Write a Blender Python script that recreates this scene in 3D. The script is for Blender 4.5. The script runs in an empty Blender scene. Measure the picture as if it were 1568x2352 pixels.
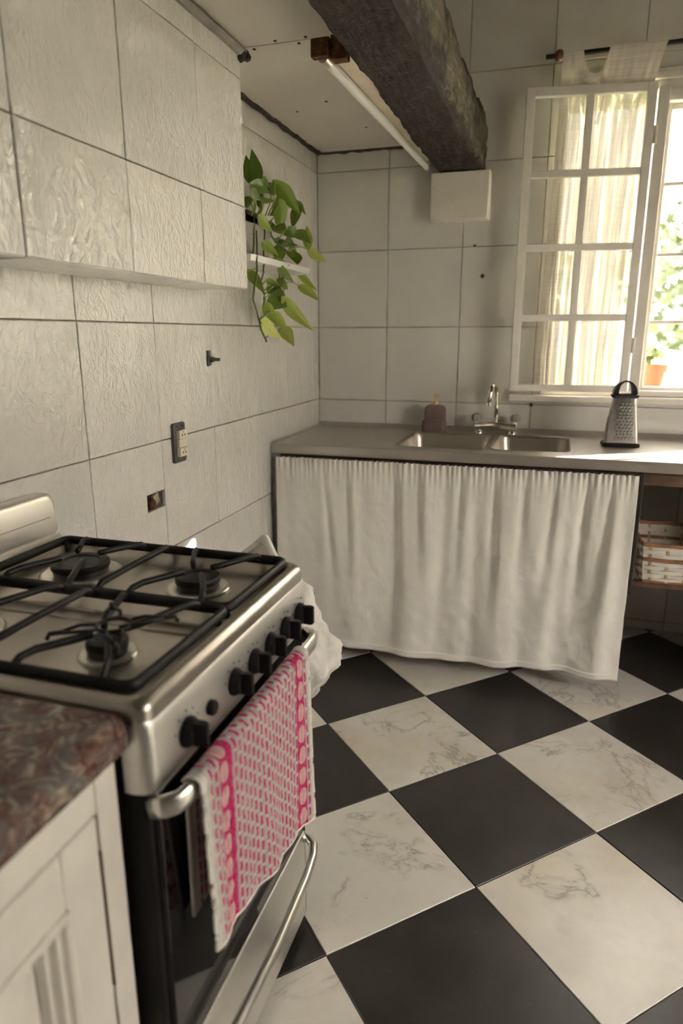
import bpy, bmesh, math, random
from mathutils import Vector, Matrix, noise
random.seed(7)
scene = bpy.context.scene
col = scene.collection

# ------------------------------------------------------------------ camera
cam_d = bpy.data.cameras.new('camera')
cam = bpy.data.objects.new('camera', cam_d)
col.objects.link(cam)
scene.camera = cam
_r = Vector((0.95456082, 0.29801296, -0.00138158))
_u = Vector((-0.07391787, 0.24125117, 0.96764354))
_f = Vector((-0.28870363, 0.92357249, -0.25231739))
_m = Matrix.Identity(4)
for _i in range(3):
    _m[_i][0], _m[_i][1], _m[_i][2] = _r[_i], _u[_i], -_f[_i]
    _m[_i][3] = (1.05298, -3.02539, 1.29326)[_i]
cam.matrix_world = _m
cam_d.sensor_fit = 'HORIZONTAL'
cam_d.sensor_width = 24.0
cam_d.lens = 24.0 * 1562.87 / 1568.0
cam_d.clip_start = 0.02
cam_d.dof.use_dof = True
cam_d.dof.focus_distance = 1.75
cam_d.dof.aperture_fstop = 2.4

# ------------------------------------------------------------------ world, sun, exposure
world = bpy.data.worlds.new('world')
scene.world = world
world.use_nodes = True
_bg = world.node_tree.nodes['Background']
_wt = world.node_tree
_tc = _wt.nodes.new('ShaderNodeTexCoord'); _sx = _wt.nodes.new('ShaderNodeSeparateXYZ'); _cr = _wt.nodes.new('ShaderNodeValToRGB')
_wt.links.new(_tc.outputs['Generated'], _sx.inputs[0]); _wt.links.new(_sx.outputs[2], _cr.inputs[0]); _wt.links.new(_cr.outputs[0], _bg.inputs[0])
_cr.color_ramp.elements[0].color = (1.0, .905, .825, 1)
_cr.color_ramp.elements[1].color = (1.0, .925, .865, 1)
_bg.inputs[1].default_value = 1.0
sun_d = bpy.data.lights.new('sun', 'SUN')
sun_d.energy = 40.0
sun_d.color = (1.0, 0.92, 0.82)
sun_d.angle = math.radians(0.8)
sun = bpy.data.objects.new('sun', sun_d)
col.objects.link(sun)
sun.rotation_euler = Vector((-1.7, -1.0, -0.38)).to_track_quat('-Z', 'Y').to_euler()
sun.location = (6, 6, 5)

def portal(name, loc, sx, sy, direction):
    d = bpy.data.lights.new(name, 'AREA')
    d.shape = 'RECTANGLE'
    d.size, d.size_y = sx, sy
    d.cycles.is_portal = True
    o = bpy.data.objects.new(name, d)
    col.objects.link(o)
    o.location = loc
    o.rotation_euler = Vector(direction).to_track_quat('-Z', 'Z').to_euler()
WX0, WX1, WZ0, WZ1 = 0.985, 1.97, 1.06, 2.19      # window in the back wall
VX0, VX1, VZ0, VZ1 = 2.06, 2.60, 1.00, 1.205     # unseen opening added right of it to let sun in
RX, RY, RZ = 3.3, -4.6, 2.78                      # right wall, rear wall, upper ceiling
DY0, DY1, DZ1 = -2.75, -1.5, 1.98                  # unseen doorway added in the right wall to let in daylight
portal('window_portal', ((WX0 + WX1) / 2, 0.26, (WZ0 + WZ1) / 2), WX1 - WX0 + .1, WZ1 - WZ0 + .1, (0, -1, 0))
portal('door_portal', (RX + .16, (DY0 + DY1) / 2, DZ1 / 2), DY1 - DY0, DZ1, (-1, 0, 0))
vs = scene.view_settings
vs.view_transform = 'Standard'
vs.look = 'None'
vs.gamma = 1.0
vs.use_curve_mapping = False
vs.exposure = 4.1
scene.cycles.use_denoising = True
scene.cycles.max_bounces = 7
scene.cycles.diffuse_bounces = 4
scene.cycles.glossy_bounces = 3
scene.cycles.transparent_max_bounces = 10
scene.cycles.sample_clamp_indirect = 6.0
scene.cycles.blur_glossy = 0.6
scene.cycles.use_adaptive_sampling = True
scene.cycles.adaptive_threshold = 0.12
scene.cycles.adaptive_min_samples = 16

# ------------------------------------------------------------------ materials
MATS = {}
class NT:
    def __init__(self, name):
        self.m = bpy.data.materials.new(name)
        self.m.use_nodes = True
        self.t = self.m.node_tree
        self.b = self.t.nodes['Principled BSDF']
        self.out = self.t.nodes['Material Output']
        MATS[name] = self.m
    def n(self, typ, **kw):
        nd = self.t.nodes.new(typ)
        for k, v in kw.items():
            if k.startswith('i_'):
                key = k[2:]
                key = int(key) if key.isdigit() else key.replace('_', ' ')
                nd.inputs[key].default_value = v
            else:
                setattr(nd, k, v)
        return nd
    def l(self, a, b):
        self.t.links.new(a, b)
    def set(self, **kw):
        for k, v in kw.items():
            nm = {'color': 'Base Color', 'rough': 'Roughness', 'metal': 'Metallic', 'spec': 'Specular IOR Level',
                  'coat': 'Coat Weight', 'trans': 'Transmission Weight', 'sheen': 'Sheen Weight', 'aniso': 'Anisotropic'}[k]
            self.b.inputs[nm].default_value = (*v, 1) if isinstance(v, tuple) else v
    def math(self, op, a, b=None, clamp=False):
        nd = self.t.nodes.new('ShaderNodeMath'); nd.operation = op; nd.use_clamp = clamp
        for i, x in enumerate((a, b)):
            if x is None: continue
            if isinstance(x, (int, float)): nd.inputs[i].default_value = x
            else: self.l(x, nd.inputs[i])
        return nd.outputs[0]
    def coords(self, scale=(1, 1, 1), rnd=0.0, world_pos=False):
        if world_pos:
            src = self.n('ShaderNodeNewGeometry').outputs['Position']
        else:
            src = self.n('ShaderNodeTexCoord').outputs['Object']
        mp = self.n('ShaderNodeMapping')
        mp.inputs['Scale'].default_value = scale
        self.l(src, mp.inputs['Vector'])
        if rnd:
            oi = self.n('ShaderNodeObjectInfo')
            mu = self.math('MULTIPLY', oi.outputs['Random'], rnd)
            cb = self.n('ShaderNodeCombineXYZ')
            for i in range(3): self.l(mu, cb.inputs[i])
            self.l(cb.outputs[0], mp.inputs['Location'])
        return mp.outputs[0]
    def noise(self, vec, scale, detail=4, rough=.55, dist=0.0):
        nd = self.n('ShaderNodeTexNoise')
        nd.inputs['Scale'].default_value = scale
        nd.inputs['Detail'].default_value = detail
        nd.inputs['Roughness'].default_value = rough
        nd.inputs['Distortion'].default_value = dist
        self.l(vec, nd.inputs['Vector'])
        return nd.outputs['Fac']
    def ramp(self, fac, stops):
        nd = self.n('ShaderNodeValToRGB')
        e = nd.color_ramp.elements
        while len(e) < len(stops): e.new(0.5)
        for el, (p, c) in zip(e, stops):
            el.position = p
            el.color = (*c, 1) if len(c) == 3 else c
        self.l(fac, nd.inputs[0])
        return nd.outputs[0]
    def mix(self, fac, a, b, mode='MIX'):
        nd = self.n('ShaderNodeMix', data_type='RGBA', blend_type=mode)
        for i, x in ((0, fac), (6, a), (7, b)):
            if isinstance(x, (int, float)): nd.inputs[i].default_value = x
            elif isinstance(x, tuple): nd.inputs[i].default_value = (*x, 1)
            else: self.l(x, nd.inputs[i])
        return nd.outputs[2]
    def col(self, c): self.l(c, self.b.inputs['Base Color'])
    def bump(self, h, strength=.3, dist=.01):
        bp = self.n('ShaderNodeBump')
        bp.inputs['Strength'].default_value = strength
        bp.inputs['Distance'].default_value = dist
        self.l(h, bp.inputs['Height'])
        self.l(bp.outputs[0], self.b.inputs['Normal'])
    def roughness(self, fac, lo, hi):
        mr = self.n('ShaderNodeMapRange')
        mr.inputs['To Min'].default_value = lo; mr.inputs['To Max'].default_value = hi
        self.l(fac, mr.inputs['Value'])
        self.l(mr.outputs[0], self.b.inputs['Roughness'])

def plain(name, color, rough=.5, metal=0.0, var=.06, vscale=14, bump=0.0, bscale=60, spec=.5):
    t = NT(name)
    t.set(rough=rough, metal=metal, spec=spec)
    v = t.coords()
    f = t.noise(v, vscale, 4)
    lo = tuple(max(0, c * (1 - var)) for c in color); hi = tuple(min(1, c * (1 + var)) for c in color)
    t.col(t.ramp(f, [(.3, lo), (.7, hi)]))
    if bump: t.bump(t.noise(v, bscale, 5), bump, .004)
    return t

# glazed white wall tile with a slate-like relief
def tile_mat(name, base, relief, rscale):
    t = NT(name)
    t.set(rough=.22, spec=.85)
    v = t.coords(rnd=23)
    oi = t.n('ShaderNodeObjectInfo')
    tone = t.ramp(oi.outputs['Random'], [(0, tuple(c * .96 for c in base)), (1, tuple(min(1, c * 1.03) for c in base))])
    st = t.ramp(t.noise(v, 5, 6, .65), [(.35, (.93, .9, .84)), (.6, (1, 1, 1))])
    t.col(t.mix(.5, tone, st, 'MULTIPLY'))
    w = t.coords((1, 1, .62), rnd=11)
    n1 = t.noise(w, rscale, 3, .5, 2.6)
    n2 = t.noise(w, rscale * .33, 2, .5, .6)
    h = t.math('ADD', n1, t.math('MULTIPLY', n2, 1.6))
    t.bump(h, relief, .006)
    t.roughness(n1, .10, .2)
tile_mat('wall_tile', (.77, .755, .725), .7, 36)
tile_mat('wall_tile_plain', (.74, .725, .695), .07, 30)
plain('grout', (.40, .34, .26), .9, var=.35, vscale=25)
plain('plaster', (.34, .32, .29), .85, var=.06, vscale=3, bump=.25, bscale=30)
plain('ceiling_paint', (.68, .64, .56), .8, var=.07, vscale=2.2, bump=.12, bscale=50)
plain('dark_gap', (.06, .05, .042), .9, var=.5, vscale=30, bump=.5, bscale=80)
plain('limewash', (.80, .755, .67), .85, var=.06, vscale=9, bump=.7, bscale=26)
plain('white_paint', (.80, .765, .70), .45, var=.05, vscale=16, bump=.12, bscale=50)
plain('black_iron', (.012, .011, .0105), .42, var=.3, vscale=60, bump=.25, bscale=180, spec=.3)
plain('black_enamel', (.009, .008, .008), .5, var=.2, spec=.15)
plain('black_plastic', (.012, .011, .011), .5, var=.2, bump=.05, bscale=300, spec=.18)
plain('dark_metal', (.09, .08, .075), .45, .8, var=.3)
plain('pink_ceramic', (.20, .135, .118), .5, var=.05)
plain('gold', (.72, .55, .25), .3, 1.0, var=.05)
plain('chrome', (.86, .84, .80), .1, 1.0, var=.02)
plain('aluminium', (.78, .76, .72), .32, 1.0, var=.04)
plain('terracotta', (.36, .16, .085), .8, var=.12, vscale=12, bump=.1)
plain('soil', (.09, .06, .04), .95, var=.4, vscale=60, bump=.6)
plain('socket_beige', (.74, .68, .54), .45, var=.03)
plain('socket_grey', (.07, .065, .06), .5, var=.08)
plain('hole_black', (.012, .01, .009), .8, var=.2)
plain('rim_wood', (.33, .16, .08), .6, var=.3, vscale=30)
plain('stake_tan', (.55, .38, .22), .6, var=.2, vscale=40)
plain('splint_white', (.78, .74, .67), .55, var=.06, vscale=40, bump=.2, bscale=120)
plain('tube_white', (.86, .85, .82), .3, var=.02)
plain('batten_cream', (.88, .78, .60), .6, var=.08, vscale=12)
plain('white_plastic', (.80, .785, .75), .4, var=.04)
plain('grey_mesh', (.42, .39, .35), .6, var=.3, vscale=220, bump=.5, bscale=260)
plain('petiole', (.28, .36, .08), .5, var=.2)
plain('vine', (.10, .14, .03), .6, var=.3)
plain('bark', (.10, .075, .05), .9, var=.3)
plain('finial_wood', (.13, .04, .018), .4, var=.25, vscale=30)
plain('rod_dark', (.03, .02, .017), .4, var=.3)
plain('ceiling_wood', (.10, .065, .042), .7, var=.3, vscale=9)
plain('brown_wood', (.13, .075, .045), .7, var=.4, vscale=20)
plain('pale_wood', (.36, .28, .19), .7, var=.2, vscale=20)
plain('grey_post', (.30, .275, .24), .7, var=.25, vscale=12, bump=.3)
plain('lawn_green', (.16, .18, .10), .95, var=.3, vscale=6)
plain('screen_green', (.085, .085, .05), .9, var=.4, vscale=5, bump=.6, bscale=14)
plain('bloom', (.55, .55, .45), .7, var=.15)
plain('pelargonium', (.24, .29, .13), .7, var=.2)

# brushed stainless
def steel(name, color, r0, r1, scale, bumpk=.03, metal=1.0):
    t = NT(name)
    t.set(metal=metal)
    v = t.coords(scale)
    n = t.noise(v, 40, 3)
    b = t.noise(t.coords(), 5, 4)
    t.col(t.ramp(b, [(.3, tuple(c * .86 for c in color)), (.7, color)]))
    t.roughness(t.math('ADD', t.math('MULTIPLY', n, .5), t.math('MULTIPLY', b, .5)), r0, r1)
    if bumpk: t.bump(n, bumpk, .002)
steel('steel_counter', (.48, .45, .405), .24, .44, (1, 14, 1), metal=.6)
steel('steel_stove', (.80, .78, .745), .34, .50, (14, 1, 14))
steel('steel_hob', (.56, .525, .475), .22, .38, (1, 12, 1), 0)
steel('steel_grater', (.46, .445, .425), .22, .36, (12, 12, 1))
steel('basin_steel', (.52, .48, .42), .28, .42, (1, 1, 1), 0)

# rust
t = NT('rust')
v = t.coords()
f = t.noise(v, 70, 6, .7)
t.col(t.ramp(f, [(.3, (.025, .013, .008)), (.52, (.12, .045, .015)), (.7, (.30, .13, .05))]))
t.set(rough=.85, metal=.2)
t.bump(f, .6, .004)

# marble, white and black floor
t = NT('marble_white')
t.set(spec=.5)
v = t.coords(rnd=37)
warp = t.noise(v, 3.2, 6, .62, 1.2)
vein = t.math('ABSOLUTE', t.math('SUBTRACT', warp, .5))
veinm = t.ramp(vein, [(0, (1, 1, 1)), (.014, (.32, .32, .32)), (.05, (0, 0, 0))])
msk = t.ramp(t.noise(v, 5.5, 3), [(.47, (0, 0, 0)), (.62, (1, 1, 1))])
cloud = t.ramp(t.noise(v, 4.0, 5, .6), [(.28, (.60, .565, .50)), (.55, (.76, .725, .655)), (.8, (.80, .775, .715))])
yel = t.ramp(t.noise(v, 2.6, 4, .6), [(.53, (0, 0, 0)), (.74, (1, 1, 1))])
c = t.mix(t.math('MULTIPLY', yel, .5), cloud, (.66, .52, .32))
c = t.mix(t.math('MULTIPLY', t.math('MULTIPLY', veinm, msk), .75), c, (.26, .235, .19))
spk = t.ramp(t.noise(v, 110, 2), [(.73, (0, 0, 0)), (.77, (1, 1, 1))])
t.col(t.mix(t.math('MULTIPLY', spk, .5), c, (.16, .12, .08)))
sm = t.noise(v, 7, 5, .6)
t.roughness(sm, .2, .46)
t.bump(t.noise(v, 90, 3), .03, .002)
t = NT('marble_black')
v = t.coords(rnd=53)
sm = t.noise(v, 6, 6, .65)
c = t.ramp(sm, [(.3, (.016, .014, .0125)), (.7, (.046, .039, .034))])
spk = t.ramp(t.noise(v, 130, 2), [(.735, (0, 0, 0)), (.77, (1, 1, 1))])
c = t.mix(t.math('MULTIPLY', spk, .35), c, (.30, .26, .2))
scr = t.noise(t.coords((1, 9, 1), rnd=19), 26, 4, .7)
t.col(t.mix(t.math('MULTIPLY', t.ramp(scr, [(.66, (0, 0, 0)), (.75, (1, 1, 1))]), .22), c, (.4, .36, .3)))
t.roughness(sm, .22, .5)
t.bump(t.noise(v, 90, 3), .04, .002)

# red-brown breccia worktop
t = NT('breccia')
v = t.coords(world_pos=True)
wv = t.n('ShaderNodeMix', data_type='RGBA', blend_type='MIX')
nz = t.n('ShaderNodeTexNoise'); nz.inputs['Scale'].default_value = 9; nz.inputs['Detail'].default_value = 4
t.l(v, nz.inputs['Vector'])
wv.inputs[0].default_value = .09
t.l(v, wv.inputs[6]); t.l(nz.outputs['Color'], wv.inputs[7])
a = t.noise(wv.outputs[2], 30, 6, .68, 2.2)
b2 = t.noise(wv.outputs[2], 13, 4, .6, 1.2)
c1 = t.ramp(a, [(.32, (.045, .02, .016)), (.45, (.13, .058, .046)), (.53, (.20, .125, .105)), (.60, (.36, .29, .23)), (.68, (.62, .54, .43))])
c2 = t.ramp(a, [(.35, (.10, .085, .08)), (.52, (.19, .165, .145)), (.66, (.50, .43, .33))])
t.col(t.mix(t.ramp(b2, [(.44, (0, 0, 0)), (.56, (1, 1, 1))]), c1, c2))
t.set(rough=.22)

# old timber
t = NT('old_timber')
g = t.n('ShaderNodeTexCoord')
v = t.coords((1, .14, 1))
v2 = t.coords()
gr = t.noise(v, 70, 6, .7, .4)
base = t.ramp(gr, [(.3, (.020, .0155, .013)), (.52, (.052, .036, .028)), (.64, (.085, .064, .050)), (.75, (.24, .19, .145))])
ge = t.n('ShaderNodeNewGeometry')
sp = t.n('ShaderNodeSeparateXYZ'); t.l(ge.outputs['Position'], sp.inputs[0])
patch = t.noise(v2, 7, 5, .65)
# the right side is paler, in uneven patches
patchy = t.ramp(t.math('ADD', t.math('MULTIPLY', t.math('SUBTRACT', sp.outputs[0], .706), 30), t.math('MULTIPLY', t.math('SUBTRACT', patch, .5), 2.2)), [(.0, (0, 0, 0)), (.35, (1, 1, 1))])
palec = t.ramp(gr, [(.3, (.07, .058, .038)), (.52, (.17, .148, .10)), (.7, (.36, .32, .23))])
t.col(t.mix(patchy, base, palec))
t.set(rough=.72, spec=.35)
t.bump(t.math('ADD', gr, t.math('MULTIPLY', t.noise(v2, 55, 5, .75), 1.4)), 1.0, .014)

# cloths
t = NT('canvas')
v = t.coords()
f = t.noise(v, 5, 5, .6)
t.col(t.ramp(f, [(.3, (.82, .795, .75)), (.7, (.86, .84, .80))]))
t.set(rough=.9, spec=.15)
cr = t.noise(t.coords((1, 1, .8)), 15, 5, .55, 1.2)
t.bump(t.math('ADD', cr, t.math('MULTIPLY', t.noise(v, 900, 2), .05)), .28, .012)
t = NT('sheer')
t.t.nodes.remove(t.b)
d = t.n('ShaderNodeBsdfDiffuse'); tr = t.n('ShaderNodeBsdfTranslucent'); tp = t.n('ShaderNodeBsdfTransparent')
v = t.coords((1, 1, 60))
wf = t.noise(v, 6, 3)
cc = t.ramp(wf, [(.35, (.64, .585, .50)), (.65, (.74, .69, .61))])
t.l(cc, d.inputs[0]); t.l(cc, tr.inputs[0])
tp.inputs[0].default_value = (1, .97, .92, 1)
m1 = t.n('ShaderNodeMixShader'); m1.inputs[0].default_value = .24
t.l(d.outputs[0], m1.inputs[1]); t.l(tr.outputs[0], m1.inputs[2])
m2 = t.n('ShaderNodeMixShader')
bd = t.noise(t.coords((1, 1, .04)), 38, 3, .6)
mb_ = t.ramp(bd, [(.36, (.03,) * 3), (.52, (.085,) * 3), (.68, (.5,) * 3)])
t.l(mb_, m1.inputs[0])
ff = t.ramp(wf, [(.3, (.03,) * 3), (.7, (.01,) * 3)])
t.l(ff, m2.inputs[0]); t.l(m1.outputs[0], m2.inputs[1]); t.l(tp.outputs[0], m2.inputs[2])
t.l(m2.outputs[0], t.out.inputs[0])

# tea towel: rows of magenta dashes, a magenta band with pale ovals near each side
t = NT('towel_print')
uv = t.n('ShaderNodeUVMap')
sp = t.n('ShaderNodeSeparateXYZ'); t.l(uv.outputs[0], sp.inputs[0])
wob = t.noise(t.coords(), 60, 2)
U = t.math('ADD', sp.outputs[0], t.math('MULTIPLY', t.math('SUBTRACT', wob, .5), .012)); V = sp.outputs[1]
NL = 27
ul = t.math('MULTIPLY', U, NL)
line = t.math('FRACT', ul)
idx = t.math('FLOOR', ul)
lm = t.math('LESS_THAN', t.math('ABSOLUTE', t.math('SUBTRACT', line, .5)), .23)
par = t.math('MULTIPLY', t.math('MODULO', idx, 2), .5)
dv = t.math('FRACT', t.math('ADD', t.math('MULTIPLY', V, 24), par))
dm = t.math('LESS_THAN', dv, .74)
dash = t.math('MULTIPLY', lm, dm)
def rng(x, a, b):
    return t.math('MULTIPLY', t.math('GREATER_THAN', x, a), t.math('LESS_THAN', x, b))
band = t.math('ADD', rng(U, .115, .215), rng(U, .845, .925), True)
edge = t.math('ADD', t.math('LESS_THAN', U, .05), t.math('GREATER_THAN', U, .965), True)
ov_v = t.math('SUBTRACT', t.math('FRACT', t.math('MULTIPLY', V, 14)), .5)
ov_u = t.math('MULTIPLY', t.math('MINIMUM', t.math('ABSOLUTE', t.math('SUBTRACT', U, .150)), t.math('ABSOLUTE', t.math('SUBTRACT', U, .890))), 13)
oval = t.math('LESS_THAN', t.math('ADD', t.math('MULTIPLY', ov_u, ov_u), t.math('MULTIPLY', ov_v, ov_v)), .17)
white = (.50, .485, .46)
c = t.mix(dash, white, (.46, .018, .105))
c = t.mix(band, c, (.50, .006, .115))
c = t.mix(t.math('MULTIPLY', oval, band), c, (.62, .36, .36))
c = t.mix(edge, c, (.60, .57, .53))
c = t.mix(t.math('MULTIPLY', t.ramp(t.noise(t.coords(), 200, 3), [(.45, (0, 0, 0)), (.7, (1, 1, 1))]), .22), c, (.66, .60, .57))
t.col(c)
t.set(rough=.95, spec=.1)
hh = t.math('ADD', t.math('MULTIPLY', t.math('SINE', t.math('MULTIPLY', ul, math.pi * 2)), .5), t.math('MULTIPLY', t.math('SINE', t.math('ADD', t.math('MULTIPLY', V, 24 * math.pi * 2), t.math('MULTIPLY', par, 12.57))), .5))
t.bump(t.math('ADD', hh, t.noise(t.coords(), 350, 3)), .55, .004)

# glass, oven glass, plastic bag, leaf
t = NT('pane_glass')
t.t.nodes.remove(t.b)
tp = t.n('ShaderNodeBsdfTransparent'); gl = t.n('ShaderNodeBsdfGlossy')
tp.inputs[0].default_value = (.95, .96, .95, 1)
gl.inputs['Roughness'].default_value = .02
lw = t.n('ShaderNodeLayerWeight'); lw.inputs[0].default_value = .5
frs = t.math('ADD', t.math('MULTIPLY', t.math('POWER', lw.outputs['Facing'], 5), .9), .035)
ms = t.n('ShaderNodeMixShader')
t.l(frs, ms.inputs[0]); t.l(tp.outputs[0], ms.inputs[1]); t.l(gl.outputs[0], ms.inputs[2])
t.l(ms.outputs[0], t.out.inputs[0])
t = NT('oven_glass'); t.set(color=(.008, .007, .007), rough=.06, spec=.55)
t = NT('crystal'); t.set(color=(.62, .60, .57), rough=.08, trans=.5, spec=.7)
t = NT('bag_film')
v = t.coords()
f = t.noise(v, 18, 5, .6, 1.0)
t.col(t.ramp(f, [(.3, (.68, .655, .61)), (.7, (.82, .80, .76))]))
t.set(rough=.3, spec=.5)
t.bump(f, .6, .012)
t = NT('leaf')
oi = t.n('ShaderNodeObjectInfo')
v = t.coords()
f = t.noise(v, 3, 3)
t.col(t.mix(.35, oi.outputs['Color'], t.ramp(f, [(.3, (.55, .6, .3)), (.7, (1, 1, 1))]), 'MULTIPLY'))
t.set(rough=.38, spec=.45)
t.b.inputs['Subsurface Weight'].default_value = .0
tl = t.n('ShaderNodeBsdfTranslucent')
t.l(oi.outputs['Color'], tl.inputs[0])
ms = t.n('ShaderNodeMixShader'); ms.inputs[0].default_value = .3
t.l(t.b.outputs[0], ms.inputs[1]); t.l(tl.outputs[0], ms.inputs[2]); t.l(ms.outputs[0], t.out.inputs[0])
t = NT('tree_leaf')
f = t.noise(t.coords(), 3, 3)
t.col(t.ramp(f, [(.3, (.055, .075, .035)), (.7, (.13, .155, .075))]))
t.set(rough=.6)

# ------------------------------------------------------------------ geometry helpers
class MB:
    def __init__(self):
        self.v, self.f = [], []
    def add(self, vs_, fs_):
        o = len(self.v)
        self.v += [tuple(p) for p in vs_]
        self.f += [tuple(i + o for i in f) for f in fs_]
        return self
    def box(self, x0, x1, y0, y1, z0, z1):
        x0, x1 = sorted((x0, x1)); y0, y1 = sorted((y0, y1)); z0, z1 = sorted((z0, z1))
        return self.add([(x0, y0, z0), (x1, y0, z0), (x1, y1, z0), (x0, y1, z0), (x0, y0, z1), (x1, y0, z1), (x1, y1, z1), (x0, y1, z1)],
                        [(0, 3, 2, 1), (4, 5, 6, 7), (0, 1, 5, 4), (1, 2, 6, 5), (2, 3, 7, 6), (3, 0, 4, 7)])
    def obox(self, c, ax, ay, az):          # centre and three half-axes
        c, ax, ay, az = map(Vector, (c, ax, ay, az))
        vs_ = [c + ax * i + ay * j + az * k for k in (-1, 1) for (i, j) in ((-1, -1), (1, -1), (1, 1), (-1, 1))]
        return self.add(vs_, [(0, 3, 2, 1), (4, 5, 6, 7), (0, 1, 5, 4), (1, 2, 6, 5), (2, 3, 7, 6), (3, 0, 4, 7)])
    def prism(self, pts, vec):
        n = len(pts); vec = Vector(vec)
        vs_ = [Vector(p) for p in pts] + [Vector(p) + vec for p in pts]
        fs_ = [tuple(range(n))[::-1], tuple(range(n, 2 * n))] + [(i, (i + 1) % n, n + (i + 1) % n, n + i) for i in range(n)]
        return self.add(vs_, fs_)
    def loft(self, loops, cap0=True, cap1=True, closed=True):
        n = len(loops[0]); vs_ = [p for L in loops for p in L]; fs_ = []
        for k in range(len(loops) - 1):
            for i in range(n if closed else n - 1):
                j = (i + 1) % n
                fs_.append((k * n + i, k * n + j, (k + 1) * n + j, (k + 1) * n + i))
        if cap0: fs_.append(tuple(range(n))[::-1])
        if cap1: fs_.append(tuple(range((len(loops) - 1) * n, len(loops) * n)))
        return self.add(vs_, fs_)
    def tube(self, path, r, seg=8, ry=None, up=(0, 0, 1), caps=True, closed=False):
        path = [Vector(p) for p in path]; n = len(path); loops = []
        for i, p in enumerate(path):
            a = path[(i - 1) % n] if (i > 0 or closed) else p
            b = path[(i + 1) % n] if (i < n - 1 or closed) else p
            t_ = (b - a).normalized()
            s = t_.cross(Vector(up))
            if s.length < 1e-3: s = t_.cross(Vector((1, 0, 0)))
            s.normalize(); w = s.cross(t_).normalized()
            rr = r[i] if isinstance(r, (list, tuple)) else r
            r2 = rr if ry is None else ry * (rr / (r[0] if isinstance(r, (list, tuple)) else r))
            loops.append([p + s * rr * math.cos(q) + w * r2 * math.sin(q) for q in [2 * math.pi * k / seg for k in range(seg)]])
        if closed:
            loops.append(loops[0])
        return self.loft(loops, caps and not closed, caps and not closed)
    def lathe(self, prof, c, seg=24, axis='z', cap=True):
        c = Vector(c); loops = []
        for r, h in prof:
            L = []
            for k in range(seg):
                q = 2 * math.pi * k / seg; a, b = r * math.cos(q), r * math.sin(q)
                L.append(c + (Vector((a, b, h)) if axis == 'z' else Vector((h, a, b)) if axis == 'x' else Vector((b, h, a))))
            loops.append(L)
        return self.loft(loops, cap, cap)
    def build(self, name, mat, parent=None, smooth=False, bevel=0.0, seg=2, auto=None):
        me = bpy.data.meshes.new(name)
        me.from_pydata(self.v, [], self.f)
        bm_ = bmesh.new(); bm_.from_mesh(me)
        bmesh.ops.recalc_face_normals(bm_, faces=bm_.faces)
        bm_.to_mesh(me); bm_.free()
        return link(name, me, mat, parent, smooth, bevel, seg, auto)

def link(name, me, mat, parent=None, smooth=False, bevel=0.0, seg=2, auto=None):
    if mat and not me.materials:
        me.materials.append(MATS[mat])
    if smooth or auto:
        me.polygons.foreach_set('use_smooth', [True] * len(me.polygons))
        if auto:
            me.set_sharp_from_angle(angle=math.radians(auto))
    o = bpy.data.objects.new(name, me)
    col.objects.link(o)
    if bevel:
        b = o.modifiers.new('bevel', 'BEVEL'); b.width = bevel; b.segments = seg; b.limit_method = 'ANGLE'; b.angle_limit = math.radians(40)
        b.harden_normals = False
    if parent:
        put(o, parent)
    return o
def put(o, parent):
    o.parent = parent
    m_ = Matrix.Identity(4)
    p = parent
    if p.type == 'EMPTY' or p.location.length > 0:
        m_ = Matrix.Translation(world_loc(p)).inverted()
    o.matrix_parent_inverse = m_
def world_loc(p):
    return Vector(p.get('_base', (0, 0, 0)))
def tag(o, label, cat, group=None, kind=None):
    o['label'] = label; o['category'] = cat
    if group: o['group'] = group
    if kind: o['kind'] = kind
    return o
BASES = []
def thing(name, label, cat, loc, group=None, kind=None):
    o = bpy.data.objects.new(name, None)
    o.empty_display_size = .05
    col.objects.link(o)
    o.location = loc
    o['_base'] = list(loc); BASES.append(o)
    return tag(o, label, cat, group, kind)
def share(src, name, parent, loc=(0, 0, 0), rot=None, scale=None):
    o = src.copy()
    o.name = name
    col.objects.link(o)
    o.location = loc
    if rot: o.rotation_euler = rot
    if scale: o.scale = scale
    if parent: put(o, parent)
    return o
def grid(name, fn, nu, nv, mat, parent=None, solid=0.0, uv=True, smooth=True):
    vs_ = [fn(i / nu, j / nv) for j in range(nv + 1) for i in range(nu + 1)]
    fs_ = [(j * (nu + 1) + i, j * (nu + 1) + i + 1, (j + 1) * (nu + 1) + i + 1, (j + 1) * (nu + 1) + i) for j in range(nv) for i in range(nu)]
    me = bpy.data.meshes.new(name)
    me.from_pydata([tuple(p) for p in vs_], [], fs_)
    if uv:
        L = me.uv_layers.new(name='UVMap')
        for li, lp in enumerate(me.loops):
            k = lp.vertex_index
            L.data[li].uv = ((k % (nu + 1)) / nu, (k // (nu + 1)) / nv)
    o = link(name, me, mat, parent, smooth)
    if solid:
        s = o.modifiers.new('solid', 'SOLIDIFY'); s.thickness = solid; s.offset = 0
    return o
def rrect(x0, x1, y0, y1, r, z, seg=5):
    pts = []
    for cx, cy, a0 in ((x1 - r, y1 - r, 0), (x0 + r, y1 - r, 90), (x0 + r, y0 + r, 180), (x1 - r, y0 + r, 270)):
        for k in range(seg + 1):
            q = math.radians(a0 + 90 * k / seg)
            pts.append((cx + r * math.cos(q), cy + r * math.sin(q), z))
    return pts
def N(x, y, z): return noise.noise(Vector((x, y, z)))

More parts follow.
